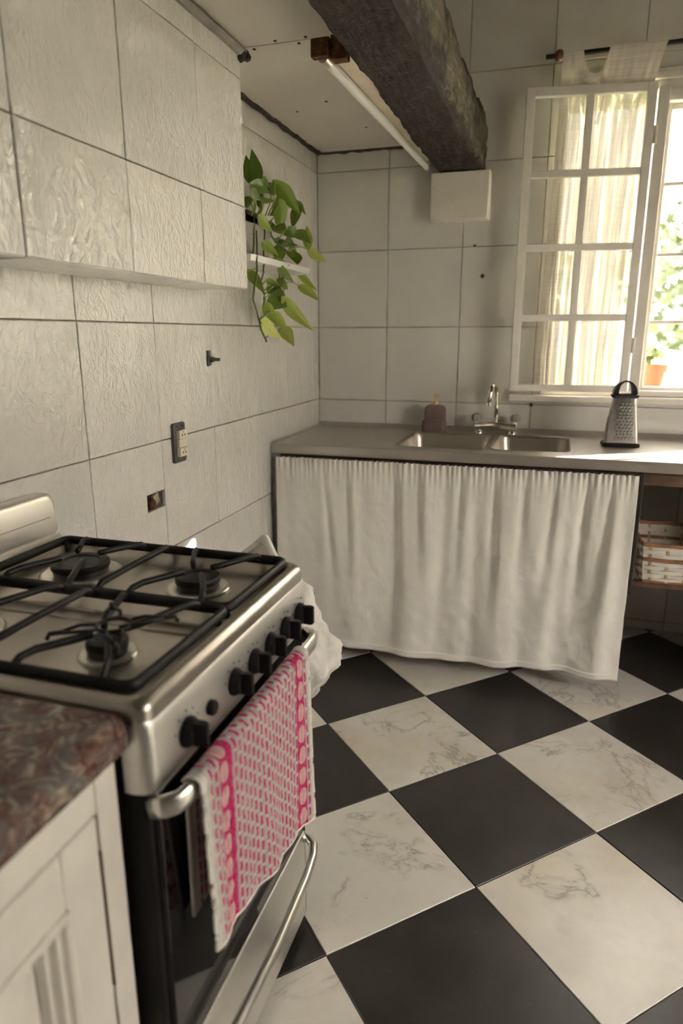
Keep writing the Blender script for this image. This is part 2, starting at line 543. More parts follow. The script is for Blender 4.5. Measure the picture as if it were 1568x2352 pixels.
def plate_mesh(rect, cuts, to3, depth, bev=.0016):
    """tile as a plate: rect (a0,a1,b0,b1) minus cut rectangles, extruded by depth; to3 maps (a,b,d) to 3-D"""
    a0, a1, b0, b1 = rect
    A = sorted({a0, a1, *[min(max(c_[i], a0), a1) for c_ in cuts for i in (0, 1)]})
    B = sorted({b0, b1, *[min(max(c_[i], b0), b1) for c_ in cuts for i in (2, 3)]})
    bm_ = bmesh.new(); vm = {}
    def vert(a, b):
        if (a, b) not in vm: vm[(a, b)] = bm_.verts.new(to3(a, b, 0))
        return vm[(a, b)]
    any_ = False
    for i in range(len(A) - 1):
        for j in range(len(B) - 1):
            ca, cb = (A[i] + A[i + 1]) / 2, (B[j] + B[j + 1]) / 2
            if any(c_[0] < ca < c_[1] and c_[2] < cb < c_[3] for c_ in cuts): continue
            any_ = True
            bm_.faces.new([vert(A[i], B[j]), vert(A[i + 1], B[j]), vert(A[i + 1], B[j + 1]), vert(A[i], B[j + 1])])
    if not any_:
        bm_.free(); return None
    r_ = bmesh.ops.extrude_face_region(bm_, geom=bm_.faces[:])
    d_ = Vector(to3(0, 0, depth)) - Vector(to3(0, 0, 0))
    top = [e for e in r_['geom'] if isinstance(e, bmesh.types.BMVert)]
    bmesh.ops.translate(bm_, verts=top, vec=d_)
    bmesh.ops.recalc_face_normals(bm_, faces=bm_.faces)
    bmesh.ops.dissolve_limit(bm_, angle_limit=.01, verts=bm_.verts, edges=bm_.edges)
    tops = set(top)
    if bev:
        ed = [e for e in bm_.edges if all(v_ in tops for v_ in e.verts)]
        bmesh.ops.bevel(bm_, geom=ed, offset=bev, segments=1, affect='EDGES')
    me = bpy.data.meshes.new('tile')
    bm_.to_mesh(me); bm_.free()
    return me
TILE_CACHE = {}
def tile_plane(parent, a_edges, b_edges, cuts, to3, gap, mat, depth, name='tile'):
    """individual tiles between the joint lines; alike whole tiles share their mesh"""
    for i in range(len(a_edges) - 1):
        for j in range(len(b_edges) - 1):
            r_ = (a_edges[i] + gap / 2, a_edges[i + 1] - gap / 2, b_edges[j] + gap / 2, b_edges[j + 1] - gap / 2)
            if r_[1] - r_[0] < .01 or r_[3] - r_[2] < .008: continue
            hit = [c_ for c_ in cuts if c_[0] < r_[1] and c_[1] > r_[0] and c_[2] < r_[3] and c_[3] > r_[2]]
            ca, cb = (r_[0] + r_[1]) / 2, (r_[2] + r_[3]) / 2
            loc = Vector(to3(ca, cb, 0))
            l3 = lambda a, b, d, o_=Vector(to3(0, 0, 0)): Vector(to3(a, b, d)) - o_
            rl = (r_[0] - ca, r_[1] - ca, r_[2] - cb, r_[3] - cb)
            if hit:
                me = plate_mesh(rl, [(c_[0] - ca, c_[1] - ca, c_[2] - cb, c_[3] - cb) for c_ in hit], l3, depth)
            else:
                key = (round(rl[1] - rl[0], 4), round(rl[3] - rl[2], 4), tuple(round(q, 4) for q in l3(1, 2, 4)), mat)
                if key not in TILE_CACHE: TILE_CACHE[key] = plate_mesh(rl, [], l3, depth)
                me = TILE_CACHE[key]
            if me is None: continue
            # laid by hand: each tile sits a hair proud or deep of its neighbour
            o = link(name, me, mat)
            n_ = (Vector(to3(0, 0, 1)) - Vector(to3(0, 0, 0)))
            o.location = loc + n_ * random.uniform(-.0008, .0008)
            o.parent = parent

# ------------------------------------------------------------------ the room
# floor: square marble slabs laid on the diagonal
FA, FT = 1.2606 * .32, 0.7881
fox, foy = 2.1011 * .32, -2.4097 * .32
FU = Vector((math.cos(FT), -math.sin(FT))); FV = Vector((-math.sin(FT), -math.cos(FT)))
FX0, FX1, FY0, FY1 = -0.01, RX, RY, 0.11
floor = MB().box(FX0 - .15, FX1 + .15, FY0 - .15, FY1 + .15, -.12, -.006).build('floor', 'dark_gap')
tag(floor, 'checkerboard floor of large black and white marble tiles laid diagonally', 'floor', kind='structure')
def clip(poly):
    for ax, s, lim in ((0, 1, FX0), (0, -1, -FX1), (1, 1, FY0), (1, -1, -FY1)):
        out = []
        for i in range(len(poly)):
            p, q = poly[i], poly[(i + 1) % len(poly)]
            dp, dq = s * p[ax] - lim, s * q[ax] - lim
            if dp >= 0: out.append(p)
            if dp * dq < 0:
                w_ = dp / (dp - dq); out.append(p + (q - p) * w_)
        poly = out
        if len(poly) < 3: return []
    return poly
def slab(poly, c):
    me = bpy.data.meshes.new('floor_tile')
    bm_ = bmesh.new()
    vs_ = [bm_.verts.new((p.x - c.x, p.y - c.y, -.02)) for p in poly]
    f_ = bm_.faces.new(vs_)
    r_ = bmesh.ops.extrude_face_region(bm_, geom=[f_])
    top = [e for e in r_['geom'] if isinstance(e, bmesh.types.BMVert)]
    bmesh.ops.translate(bm_, verts=top, vec=(0, 0, .02))
    bmesh.ops.recalc_face_normals(bm_, faces=bm_.faces)
    ts = set(top)
    bmesh.ops.bevel(bm_, geom=[e for e in bm_.edges if all(v_ in ts for v_ in e.verts)], offset=.0012, segments=1, affect='EDGES')
    bm_.to_mesh(me); bm_.free()
    return me
whole = {}
GAP = .0026
for i in range(-12, 14):
    for j in range(-12, 14):
        def cor(a, b): return Vector((fox, foy)) + FU * (FA * a) + FV * (FA * b)
        c = cor(i + .5, j + .5)
        if not (FX0 - .4 < c.x < FX1 + .4 and FY0 - .4 < c.y < FY1 + .4): continue
        e_ = GAP / 2 / FA
        P4 = [cor(i + e_, j + e_), cor(i + 1 - e_, j + e_), cor(i + 1 - e_, j + 1 - e_), cor(i + e_, j + 1 - e_)]
        inside = all(FX0 < p.x < FX1 and FY0 < p.y < FY1 for p in P4)
        mt = 'marble_white' if (i + j) % 2 == 0 else 'marble_black'
        if inside:
            if mt not in whole: whole[mt] = slab(P4, c)
            me = whole[mt]
        else:
            pc = clip(P4)
            if len(pc) < 3: continue
            ar = abs(sum(pc[k].x * pc[(k + 1) % len(pc)].y - pc[(k + 1) % len(pc)].x * pc[k].y for k in range(len(pc)))) / 2
            if ar < .0006: continue
            me = slab(pc, c)
        o = link('floor_tile', me, mt)
        o.location = (c.x, c.y, random.uniform(-.0007, .0007))
        o.parent = floor

SW, TH = .3171, .32
ROWS = [0, .044, .364, .684, 1.004, 1.324, 1.644, 1.964, 2.284, 2.604, RZ]
LOWC = 2.045                                                    # lowered ceiling left of the beam
# left wall
wall_left = MB().box(-.16, -.010, RY, .22, 0, RZ).build('wall_left', 'grout')
tag(wall_left, 'left wall of white glazed relief tiles', 'wall', kind='structure')
ylines = [RY] + sorted([-(.404 + k * SW) for k in range(-1, 14) if -(.404 + k * SW) > RY]) + [0]
HOLE = (-1.446, -1.3545, .816, .864)
VALVE = (-1.069, -1.0365, 1.198, 1.245)
tile_plane(wall_left, ylines, [z for z in ROWS if z < 2.0] + [LOWC], [HOLE, VALVE], lambda a, b, d: (-.010 + d, a, b), .0027, 'wall_tile', .010)
# back wall with the window opening; its foot is set back under the counter
wb = MB()
wb.box(-.16, WX0, .010, .22, .80, RZ).box(WX1, VX0, .010, .22, .80, RZ).box(VX1, RX + .15, .010, .22, .80, RZ)
wb.box(VX0, VX1, .010, .22, .80, VZ0).box(VX0, VX1, .010, .22, VZ1, RZ)
wb.box(WX0, WX1, .010, .22, .80, WZ0).box(WX0, WX1, .010, .22, WZ1, RZ)
wb.box(-.16, RX + .15, .110, .22, 0, .80)
wall_back = wb.build('wall_back', 'grout')
tag(wall_back, 'back wall of white square tiles around the window', 'wall', kind='structure')
xl = [0] + [.3177 + k * .3173 for k in range(0, 10) if .3177 + k * .3173 < RX] + [RX]
tile_plane(wall_back, xl, [z for z in ROWS if z > .9][0:0] + [.80] + [z for z in ROWS if z > .9], [(WX0, WX1, WZ0, WZ1), (VX0, VX1, VZ0, VZ1)], lambda a, b, d: (a, .010 - d, b), .0028, 'wall_tile_plain', .010)
tile_plane(wall_back, xl, [0, .044, .364, .684, .80], [], lambda a, b, d: (a, .110 - d, b), .0028, 'wall_tile_plain', .010)
# right wall with an unseen doorway added for daylight, rear wall
wr = MB()
wr.box(RX, RX + .15, DY1, .22, 0, RZ).box(RX, RX + .15, RY, DY0, 0, RZ).box(RX, RX + .15, DY0, DY1, DZ1, RZ)
wall_right = tag(wr.build('wall_right', 'plaster'), 'plain plaster wall with an added daylight doorway', 'wall', kind='structure')
dr = MB()
for y_ in (DY0, DY1 - .06): dr.box(RX - .02, RX + .17, y_, y_ + .06, 0, DZ1)
dr.box(RX - .02, RX + .17, DY0, DY1, DZ1 - .06, DZ1)
tag(dr.build('added_doorway', 'white_paint', bevel=.004), 'white painted frame of the added daylight doorway, out of view', 'door frame', kind='structure')
tag(MB().box(-.16, RX + .15, RY - .15, RY, 0, RZ).build('wall_rear', 'plaster'), 'plain plaster wall opposite the sink', 'wall', kind='structure')
# ceilings
ceil = MB().box(.0, .58, RY, -.0, LOWC + .031, LOWC + .05)
up_c = MB().box(.625, RX + .15, RY - .15, .22, RZ, RZ + .1).box(-.16, .625, RY - .15, .22, RZ, RZ + .1)
up_c.box(.50, .53, RY, .01, 2.08, RZ)
ceiling = tag(ceil.build('ceiling', 'ceiling_paint'), 'lowered board ceiling above the tiled wall', 'ceiling', kind='structure')
up_c.build('upper_ceiling', 'ceiling_wood', ceiling)
for y0, y1 in ((RY, -1.102), (-1.097, -.047)):
    MB().box(.0, .58, y0, y1, LOWC, LOWC + .02).build('ceiling_board', 'ceiling_paint', ceiling)
MB().box(0, .58, -1.13, -1.07, LOWC + .004, LOWC + .03).build('ceiling_joint', 'dark_gap', ceiling)
MB().box(.025, .58, -.045, -.012, LOWC - .004, LOWC + .02).build('ceiling_batten', 'ceiling_paint', ceiling, bevel=.004)
for k, (x, y) in enumerate([(.20, -1.085), (.275, -1.118), (.33, -1.085), (.36, -1.117), (.25, -.62), (.40, -.52), (.12, -.55), (.30, -.3), (.45, -.8)]):
    MB().lathe([(.0045, -.002), (.0045, 0), (.002, .001)], (x, y, LOWC - .0005), 8).build('nail_head', 'rust', ceiling)
def ragged(name, p0, p1, w, h, parent, mat, seed, n=60):
    p0, p1 = Vector(p0), Vector(p1); t_ = (p1 - p0).normalized(); s = t_.cross(Vector((0, 0, 1))); loops = []
    for k in range(n + 1):
        p = p0.lerp(p1, k / n); a = w * (1 + .45 * N(k * .31, seed, 0) + .3 * N(k * .9, seed, 3)); b = h * (1 + .4 * N(k * .27, seed, 7))
        loops.append([p + s * a, p + s * a - Vector((0, 0, b * .5)), p + s * a * .4 - Vector((0, 0, b)), p - s * .004 - Vector((0, 0, b)), p - s * .004, ])
    mb = MB().loft(loops)
    return mb.build(name, mat, parent, auto=40)
tr1 = ragged('gap_shadow_1', (0.0, 0, LOWC + .004), (0.0, -1.14, LOWC + .004), -.017, .016, None, 'dark_gap', 2)  # shadow of the wall-ceiling gap, put in as a ragged dark strip
tag(tr1, 'dark strip painting the gap shadow between tiled wall and ceiling', 'trim', kind='structure')
tr2 = ragged('gap_shadow_2', (.0, -.0, LOWC + .003), (.56, -.0, LOWC + .003), .012, .014, None, 'dark_gap', 5)  # same gap shadow along the back wall, put in as dark colour
tag(tr2, 'dark strip painting the gap shadow above the sink wall by the lamp', 'trim', kind='structure')
# tiled bulkhead (boxed flue) over the stove
BX, BY, BZ = .17, -1.113, 1.422
bulk = MB().box(-.005, BX - .010, RY, BY - .003, BZ + .012, 2.024).build('wall_bulkhead', 'grout')
tag(bulk, 'tiled bulkhead box projecting from the wall above the stove', 'wall', kind='structure')
yb = [RY] + sorted([-(1.369 + k * SW) for k in range(0, 11) if -(1.369 + k * SW) > RY]) + [BY]
tile_plane(bulk, yb, [BZ, 1.644, 1.966, 2.024], [], lambda a, b, d: (BX - .010 + d, a, b), .0028, 'wall_tile', .010)
tile_plane(bulk, yb, [-.0, BX - .002], [], lambda a, b, d: (b, a, BZ + .012 - d), .0034, 'wall_tile_plain', .012)
MB().box(0, BX - .003, BY - .004, BY + .0, BZ + .002, 2.024).build('end_plate', 'wall_tile_plain', bulk)
cap = MB(); loops = []
for k in range(90):
    y = RY + (BY + .02 - RY) * k / 89; a = .006 * N(k * .5, 1, 0); b = .004 * N(k * .7, 4, 2)
    loops.append([(.10, y, 2.020), (BX + .010 + a, y, 2.020 + b), (BX + .020 + a, y, 2.030), (BX + .014, y, 2.040 + b), (.10, y, 2.046)])
cap.loft(loops)
tr3 = tag(cap.build('trim_3', 'grey_post', auto=40), 'rough plaster strip along the top of the bulkhead', 'trim', kind='structure')
lump = MB()
for k in range(7):
    c = Vector((BX + .006 + random.uniform(-.006, .01), BY + .012 + random.uniform(-.02, .012), 2.022 + random.uniform(-.008, .016)))
    lump.lathe([(.002, -.011), (.010, -.006), (.012, 0), (.009, .007), (.002, .012)], c, 8)
lump.build('mortar_lump', 'dark_gap', tr3)

# ------------------------------------------------------------------ timber beam on its corbel
def beam_mesh():
    n, y0, y1 = 520, -.002, -3.4
    prof = []
    bx0, bx1, bz0, bz1, r_ = .524, .716, 1.922, 2.105, .012
    for (xa, za, xb, zb, m_) in ((bx0 + r_, bz0, bx1 - r_, bz0, 16), (bx1, bz0 + r_, bx1, bz1 - r_, 14), (bx1 - r_, bz1, bx0 + r_, bz1, 6), (bx0, bz1 - r_, bx0, bz0 + r_, 12)):
        for k in range(m_): prof.append((xa + (xb - xa) * k / (m_ - 1), za + (zb - za) * k / (m_ - 1)))
    loops = []
    for k in range(n + 1):
        y = y0 + (y1 - y0) * k / n
        sway = .005 * N(0, y * 1.1, 3.3)
        L = []
        for (x, z) in prof:
            if z > 2.03: z += .042 * min(1, max(0, -y - .01) * 6) * (z - 2.03) / .075 - .012 * max(0, 1 + y * 8) * (z - 2.03) / .075
            cx, cz = x - .618, z - 2.013
            nrm = Vector((cx, 0, cz)).normalized()
            d = .006 * N(x * 9, y * 2.2, z * 9) + .006 * N(x * 34, y * 9, z * 34) + .004 * N(x * 80, y * 26, z * 80) - .012 * max(0, N(x * 16 + 3, y * 7, z * 16) - .38)
            ar = max(0, (abs(cx) / .098 + abs(cz) / .0915) - 1.72) / .28          # worn arrises
            d -= ar * (.006 + .016 * max(0, N(x * 3 + 9, y * 5.5, z * 3)))
            # the near part of the right arris is hacked away
            if x > .70 and z < 1.99: d -= .018 * max(0, min(1, (-y - .55) * 1.2)) * (1 - (z - 1.922) / .068) * (1 + .6 * N(y * 6, 2, 1))
            L.append((x + nrm.x * d + sway * min(1, -y * 3), y, z + nrm.z * d))
        loops.append(L)
    return MB().loft(loops)
beam = tag(beam_mesh().build('beam', 'old_timber', auto=60), 'rough-hewn dark timber beam crossing the ceiling', 'beam', kind='structure')
loops = []
cb = []
for k in range(13):
    y = .004 - .072 * k / 12; s_ = 1.0 if k < 11 else (.985 if k == 11 else .955)
    L = []
    for p in rrect(.505, .742, 1.741, 1.921, .008, 0, 3):
        x, z = .6235 + (p[0] - .6235) * s_, 1.831 + (p[1] - 1.831) * s_
        L.append((x + .004 * N(x * 20, z * 20, y * 9), y + .003 * N(x * 14, z * 14, 5), z + .004 * N(x * 17 + 4, z * 17, y * 9)))
    loops.append(L)
MB().loft(loops).build('corbel', 'limewash', wall_back, auto=50)

# ------------------------------------------------------------------ window in the back wall
win = MB()
win.box(WX0, WX0 + .03, -.004, .20, WZ0, WZ1).box(WX1 - .03, WX1, -.004, .20, WZ0, WZ1)
win.box(WX0, WX1, -.004, .20, WZ1 - .03, WZ1).box(WX0, WX1, -.008, .20, WZ0 - .012, WZ0 + .012)
window = win.build('window_1', 'white_paint', bevel=.003)
tag(window, 'white painted casement window with small panes and open sash', 'window', kind='structure')
MB().box(1.326, 1.366, -.045, .07, WZ0 + .012, WZ1 - .03).build('mullion', 'white_paint', window, bevel=.004)
MB().box(1.366, WX1 - .03, -.012, .04, 2.118, 2.160).build('head_rail', 'white_paint', window, bevel=.004)
MB().box(.86, WX1 + .08, -.030, .0, 1.018, 1.046).build('sill', 'white_paint', window, bevel=.005)
MB().box(.98, WX1 + .08, -.018, .0, 2.192, 2.226).build('head_casing', 'white_paint', window, bevel=.004)
MB().box(WX0, WX1, .10, .36, 1.030, 1.062).build('outer_sill', 'limewash', window, bevel=.006)
def sash(O, X, w, h, cols, rows, t_=.036, stile=.036, munt=.022, z0=0, botrail=None):
    O, X = Vector(O), Vector(X).normalized(); Z = Vector((0, 0, 1)); Y = Z.cross(X)
    def bxs(mb, a0, a1, b0, b1, d0, d1):
        c = O + X * (a0 + a1) / 2 + Z * (b0 + b1) / 2 + Y * (d0 + d1) / 2
        mb.obox(c, X * (a1 - a0) / 2, Y * (d1 - d0) / 2, Z * (b1 - b0) / 2)
    br = botrail or stile
    fr = MB()
    bxs(fr, 0, stile, 0, h, 0, t_); bxs(fr, w - stile, w, 0, h, 0, t_)
    bxs(fr, stile, w - stile, h - stile, h, 0, t_); bxs(fr, stile, w - stile, 0, br, 0, t_)
    s = fr.build('sash', 'white_paint', window, bevel=.003)
    cw = (w - 2 * stile) / cols; rh = (h - stile - br) / rows
    for k in range(1, cols):
        mb = MB(); bxs(mb, stile + cw * k - munt / 2, stile + cw * k + munt / 2, br, h - stile, .004, t_ - .004); mb.build('glazing_bar', 'white_paint', s, bevel=.003)
    for k in range(1, rows):
        mb = MB(); bxs(mb, stile, w - stile, br + rh * k - munt / 2, br + rh * k + munt / 2, .003, t_ - .003); mb.build('glazing_bar', 'white_paint', s, bevel=.003)
    for i in range(cols):
        for j in range(rows):
            mb = MB(); bxs(mb, stile + cw * i + .004, stile + cw * (i + 1) - .004, br + rh * j + .004, br + rh * (j + 1) - .004, t_ * .5 - .0015, t_ * .5 + .0015)
            mb.build('pane', 'pane_glass', s)
    return s
# the left leaf stands ajar into the room, hinged on the mullion
sash((.866, -.118, 1.068), (1.322 - .866, .066, 0), .4605, 1.108, 2, 4, t_=.026, stile=.032, munt=.026, botrail=.026)
hg = MB()
for z in (1.25, 2.0): hg.lathe([(.007, -.03), (.007, .03)], (1.327, -.05, z), 10)
hg.build('hinge', 'white_paint', window)
sash((1.366, .028, 1.072), (1, 0, 0), .574, 1.046, 2, 4, stile=.02, munt=.014, botrail=.014)
MB().box(WX1 + .0, WX1 + .035, .222, .86, 1.03, 2.75).build('sun_block_panel', 'white_paint', window, bevel=.004)  # unseen panel added outside to keep direct sun off this window
def sun_opening(name, label, boxes):
    mb = MB()
    for b_ in boxes: mb.box(*b_)
    tag(mb.build(name, 'white_paint', bevel=.002), label, 'window', kind='structure')
sun_opening('added_sun_opening', 'low opening added in the back wall to let sun in, out of view', [(VX0, VX1, .0, .05, VZ0, VZ0 + .012), (VX0, VX1, .0, .05, VZ1 - .008, VZ1), (VX0, VX0 + .01, 0, .05, VZ0, VZ1), (VX1 - .01, VX1, 0, .05, VZ0, VZ1), (2.33, 2.342, .01, .03, VZ0, VZ1)])  # unseen; added and sized so sun reaches the counter and left wall

# ------------------------------------------------------------------ garden
lawn = MB().box(-30, 40, .30, 60, -.5, -.4)
lawn.box(RX + .2, 40, -30, .30, -.5, -.4)
tag(lawn.build('lawn', 'lawn_green'), 'sunny lawn seen through the window', 'lawn', kind='structure')
hl_ = []
for k in range(40):
    y = -7 + 6.6 * k / 39
    hl_.append([(5.6 + .15 * N(y, z, 1) + dx, y, -.4 + .8 * z * (1 + .05 * N(y, 3, 3))) for dx, z in ((0, 0), (0, 1.0), (0, 2.0), (.1, 2.7), (.6, 2.75), (.9, 2.0), (.9, 0))])
hk_ = []
for k in range(24):
    x = 3.75 + 2.9 * k / 23
    hk_.append([(x, -.75 + .1 * N(x, z, 4) + dy, -.4 + z) for dy, z in ((0, 0), (0, 1.5), (0, 2.7), (.1, 3.0), (.4, 3.0), (.5, 2.0), (.5, 0))])
hg_ = MB().loft(hl_).loft(hk_).build('light_screen', 'screen_green', auto=50)  # unseen; added to block sun and low sky from the doorway
tag(hg_, 'dark green screen added to block sun and low sky at the doorway, out of view', 'light_screen', kind='structure')
def tree(loc, h, rad, n, label, size=.22):
    r = thing('tree', label, 'tree', loc, 'garden trees beyond the window')
    L = Vector(loc)
    mb = MB().tube([L + Vector((.1 * N(k, 1, 0), .1 * N(k, 2, 0), h * .75 * k / 7)) for k in range(8)], [.22 - .022 * k for k in range(8)], 8)
    for k in range(6):
        a = k * 1.05; b = L + Vector((0, 0, h * (.35 + .05 * k)))
        mb.tube([b, b + Vector((math.cos(a) * rad * .5, math.sin(a) * rad * .5, h * .16)), b + Vector((math.cos(a) * rad * .8, math.sin(a) * rad * .8, h * .2))], [.09, .06, .02], 6)
    mb.build('trunk', 'bark', r, smooth=True)
    lf = MB()
    rs = random.Random(int(h * 100 + loc[0] * 10))
    for k in range(n):
        d = Vector((rs.gauss(0, 1), rs.gauss(0, 1), rs.gauss(0, 1))).normalized() * rs.uniform(.35, 1) ** .5
        if N(d.x * 2 + loc[0], d.y * 2, d.z * 2) < -.06: continue
        c = L + Vector((d.x * rad, d.y * rad, h * .62 + d.z * h * .42))
        a = Vector((rs.uniform(-1, 1), rs.uniform(-1, 1), rs.uniform(-1, 1))).normalized(); b = a.orthogonal().normalized()
        s = size * rs.uniform(.5, 1.2)
        lf.add([c - a * s, c + b * s * .5, c + a * s, c - b * s * .5], [(0, 1, 2, 3)])
    lf.build('foliage', 'tree_leaf', r)
tree((4.2, 12.0, -.4), 4.4, 2.2, 2600, 'broad pale green garden tree directly behind the flowerpot')
tree((-1.2, 15.5, -.4), 5.2, 2.6, 2400, 'taller garden tree farther off behind the curtain')
tree((6.9, 17.5, -.4), 4.0, 2.4, 2000, 'low rounded tree at the end of the lawn')

# ------------------------------------------------------------------ sink counter
CZ, CY, CX0, CX1 = .884, -.590, .004, 2.45
ctr = thing('sink_counter', 'stainless steel sink counter under the window', 'counter', (1.2, -.3, .84))
BAS = [(.478, .815, -.520, -.130), (.835, 1.115, -.500, -.110)]
def holed_top():
    bm_ = bmesh.new()
    def loop(pts):
        vs_ = [bm_.verts.new(p) for p in pts]
        return [bm_.edges.new((vs_[i], vs_[(i + 1) % len(vs_)])) for i in range(len(vs_))]
    ed = loop([(CX0, CY + .006, CZ), (CX1, CY + .006, CZ), (CX1, -.008, CZ), (CX0, -.008, CZ)])
    for b in BAS: ed += loop(rrect(*b, .045, CZ, 6))
    bmesh.ops.triangle_fill(bm_, use_beauty=True, use_dissolve=False, edges=ed)
    bmesh.ops.recalc_face_normals(bm_, faces=bm_.faces)
    for f_ in bm_.faces:
        if f_.normal.z < 0: f_.normal_flip()
    me = bpy.data.meshes.new('top'); bm_.to_mesh(me); bm_.free()
    return me
o = link('top', holed_top(), 'steel_counter', ctr)
ap = [(CY + .006, CZ), (CY + .001, CZ - .002), (CY, CZ - .006), (CY, CZ - .036), (CY + .002, CZ - .039), (CY + .014, CZ - .039), (CY + .014, CZ - .012), (CY + .03, CZ - .004)]
MB().prism([(CX0, y, z) for y, z in ap], (CX1 - CX0, 0, 0)).build('apron', 'steel_counter', ctr, auto=50)
ap = [(-.035, CZ), (-.022, CZ + .004), (-.014, CZ + .016), (-.004, CZ + .018), (-.002, CZ + .016), (-.002, CZ - .004), (-.035, CZ - .004)]
MB().prism([(CX0, y, z) for y, z in ap], (CX1 - CX0, 0, 0)).build('backsplash_lip', 'steel_counter', ctr, auto=50)
MB().prism([(CX0, CY + .01, CZ - .001), (CX0 + .006, CY + .01, CZ + .006), (CX0 + .012, CY + .01, CZ + .006), (CX0 + .02, CY + .01, CZ - .001)], (0, -CY - .03, 0)).build('end_lip', 'steel_counter', ctr)
for k, (x0, x1, y0, y1) in enumerate(BAS):
    prof = [(-.008, CZ + .0012, .052), (-.003, CZ + .0022, .047), (0, CZ + .0008, .045), (.004, CZ - .010, .043), (.010, CZ - .11, .05), (.020, CZ - .150, .05), (.045, CZ - .165, .06), (.10, CZ - .168, .03)]
    loops = [rrect(x0 + e, x1 - e, y0 + e, y1 - e, r_, z, 6) for e, z, r_ in prof]
    b = MB().loft(loops, False, True).build('basin', 'basin_steel', ctr, auto=60)
    c = ((x0 + x1) / 2, (y0 + y1) / 2, CZ - .167)
    MB().lathe([(.0, .0), (.016, 0), (.022, .001), (.036, .002), (.036, -.004)], c, 24).build('drain', 'dark_metal', b, smooth=True)
MB().box(CX0, CX1, CY + .03, CY + .055, .795, CZ - .04).build('front_rail', 'brown_wood', ctr, bevel=.003)
MB().box(CX0, CX1, -.06, -.03, .80, CZ - .002).build('rear_rail', 'brown_wood', ctr)
MB().box(1.385, CX1, CY + .065, CY + .085, .795, .822).build('lower_rail', 'pale_wood', ctr, bevel=.003)
MB().box(CX0 - .003, .033, -.580, -.545, .0, CZ - .042).build('leg', 'grey_post', ctr, bevel=.004)
MB().box(1.343, 1.358, -.565, -.545, .40, CZ - .042).build('bracket', 'rod_dark', ctr, bevel=.003)
MB().box(1.86, 1.88, -.570, .09, .0, CZ - .042).build('light_block_panel', 'brown_wood', ctr, bevel=.002)  # unseen panel added to keep doorway light from under the counter
MB().box(CX1 - .035, CX1, -.580, -.545, .0, CZ - .042).build('leg', 'grey_post', ctr, bevel=.004)
for y in (-.43, -.13):
    MB().box(.034, CX1 - .035, y - .018, y + .018, .392, .410).build('shelf_rail', 'brown_wood', ctr, bevel=.002)
for x in (.05, 1.30, CX1 - .06):
    MB().box(x, x + .03, -.5, -.05, .372, .392).build('shelf_bearer', 'brown_wood', ctr)

# canvas skirt hung under the counter
def skirt(u, v):
    x0, x1 = .030, 1.338
    z = .836 - v * (.836 - .074)
    g = math.exp(-v * 24)                                           # gathered heading
    uu = u + .006 * N(u * 7, v * 1.5, 1) * min(1, v * 4)
    env = .45 + .7 * min(1, u * 1.5)
    f = 0
    for k, (fr, ph, am, sl) in enumerate(((7.5, .3, .005, .03), (13, 1.9, .0030, -.02), (21, .4, .0010, .015), (4, 2.2, .009, .05))):
        f += am * math.sin((uu + sl * v) * fr * 6.283 + ph + 1.4 * N(u * 3, v * .8, k * 3.1)) * (.35 + .65 * math.exp(-((v - .35) / .5) ** 2) if k in (1, 2) else (.3 + .7 * min(1, v * 2)))
    for (u0, s0, am, w_) in ((.145, .055, .013, .0075), (.215, .035, .008, .007), (.36, .03, .009, .008), (.43, .02, .010, .009), (.55, -.012, .011, .009), (.64, .01, .008, .008), (.72, -.01, .012, .01), (.80, -.03, .009, .009), (.88, -.025, .011, .008), (.94, -.03, .009, .008)):
        q = (u - (u0 + s0 * v)) / (w_ * (1 + 1.6 * v))
        f -= am * math.exp(-q * q) * math.exp(-((v - .28) / .33) ** 2)
        q2 = (u - (u0 + s0 * v) - .018) / (w_ * (1.6 + 2 * v))
        f += am * .8 * math.exp(-q2 * q2) * math.exp(-((v - .3) / .36) ** 2)
    y = -.606 - env * f * min(1, .35 + v * 5) - g * .006 * math.sin(u * 420 + 3 * N(u * 30, 0, 0)) - .0012 * N(u * 34, v * 22, 4) * (1 - g) - (.007 * N(u * 13 + v * 3, v * 6, 2) + .004 * N(u * 24 - v * 5, v * 11, 6)) * min(1, v * 3) * (.25 + .75 * u)
    y -= .012 * v * math.sin(u * 5.5 + .4)
    z += g * .004 * N(u * 140, 0, 2) + (.005 * math.sin(u * 9) + .003 * N(u * 14, 3, 1)) * v
    return (x0 + (x1 - x0) * u + .010 * N(v * 2.4, 8, 0) * (1 if u in (0, 1) else .6) * v, y, z)
sk = thing('sink_curtain', 'cream canvas curtain gathered below the steel sink counter', 'curtain', (.68, -.6, .075))
grid('cloth', skirt, 420, 150, 'canvas', sk, .0016)
def hem(u, v):
    p = Vector(skirt(u, .966 + .034 * v)); return (p.x, p.y - .0022, p.z - .001)
grid('hem', hem, 420, 4, 'canvas', sk, .0012)
MB().tube([(.02, -.583, .832), (.7, -.583, .834), (1.345, -.583, .835)], .003, 6).build('wire', 'dark_metal', sk)

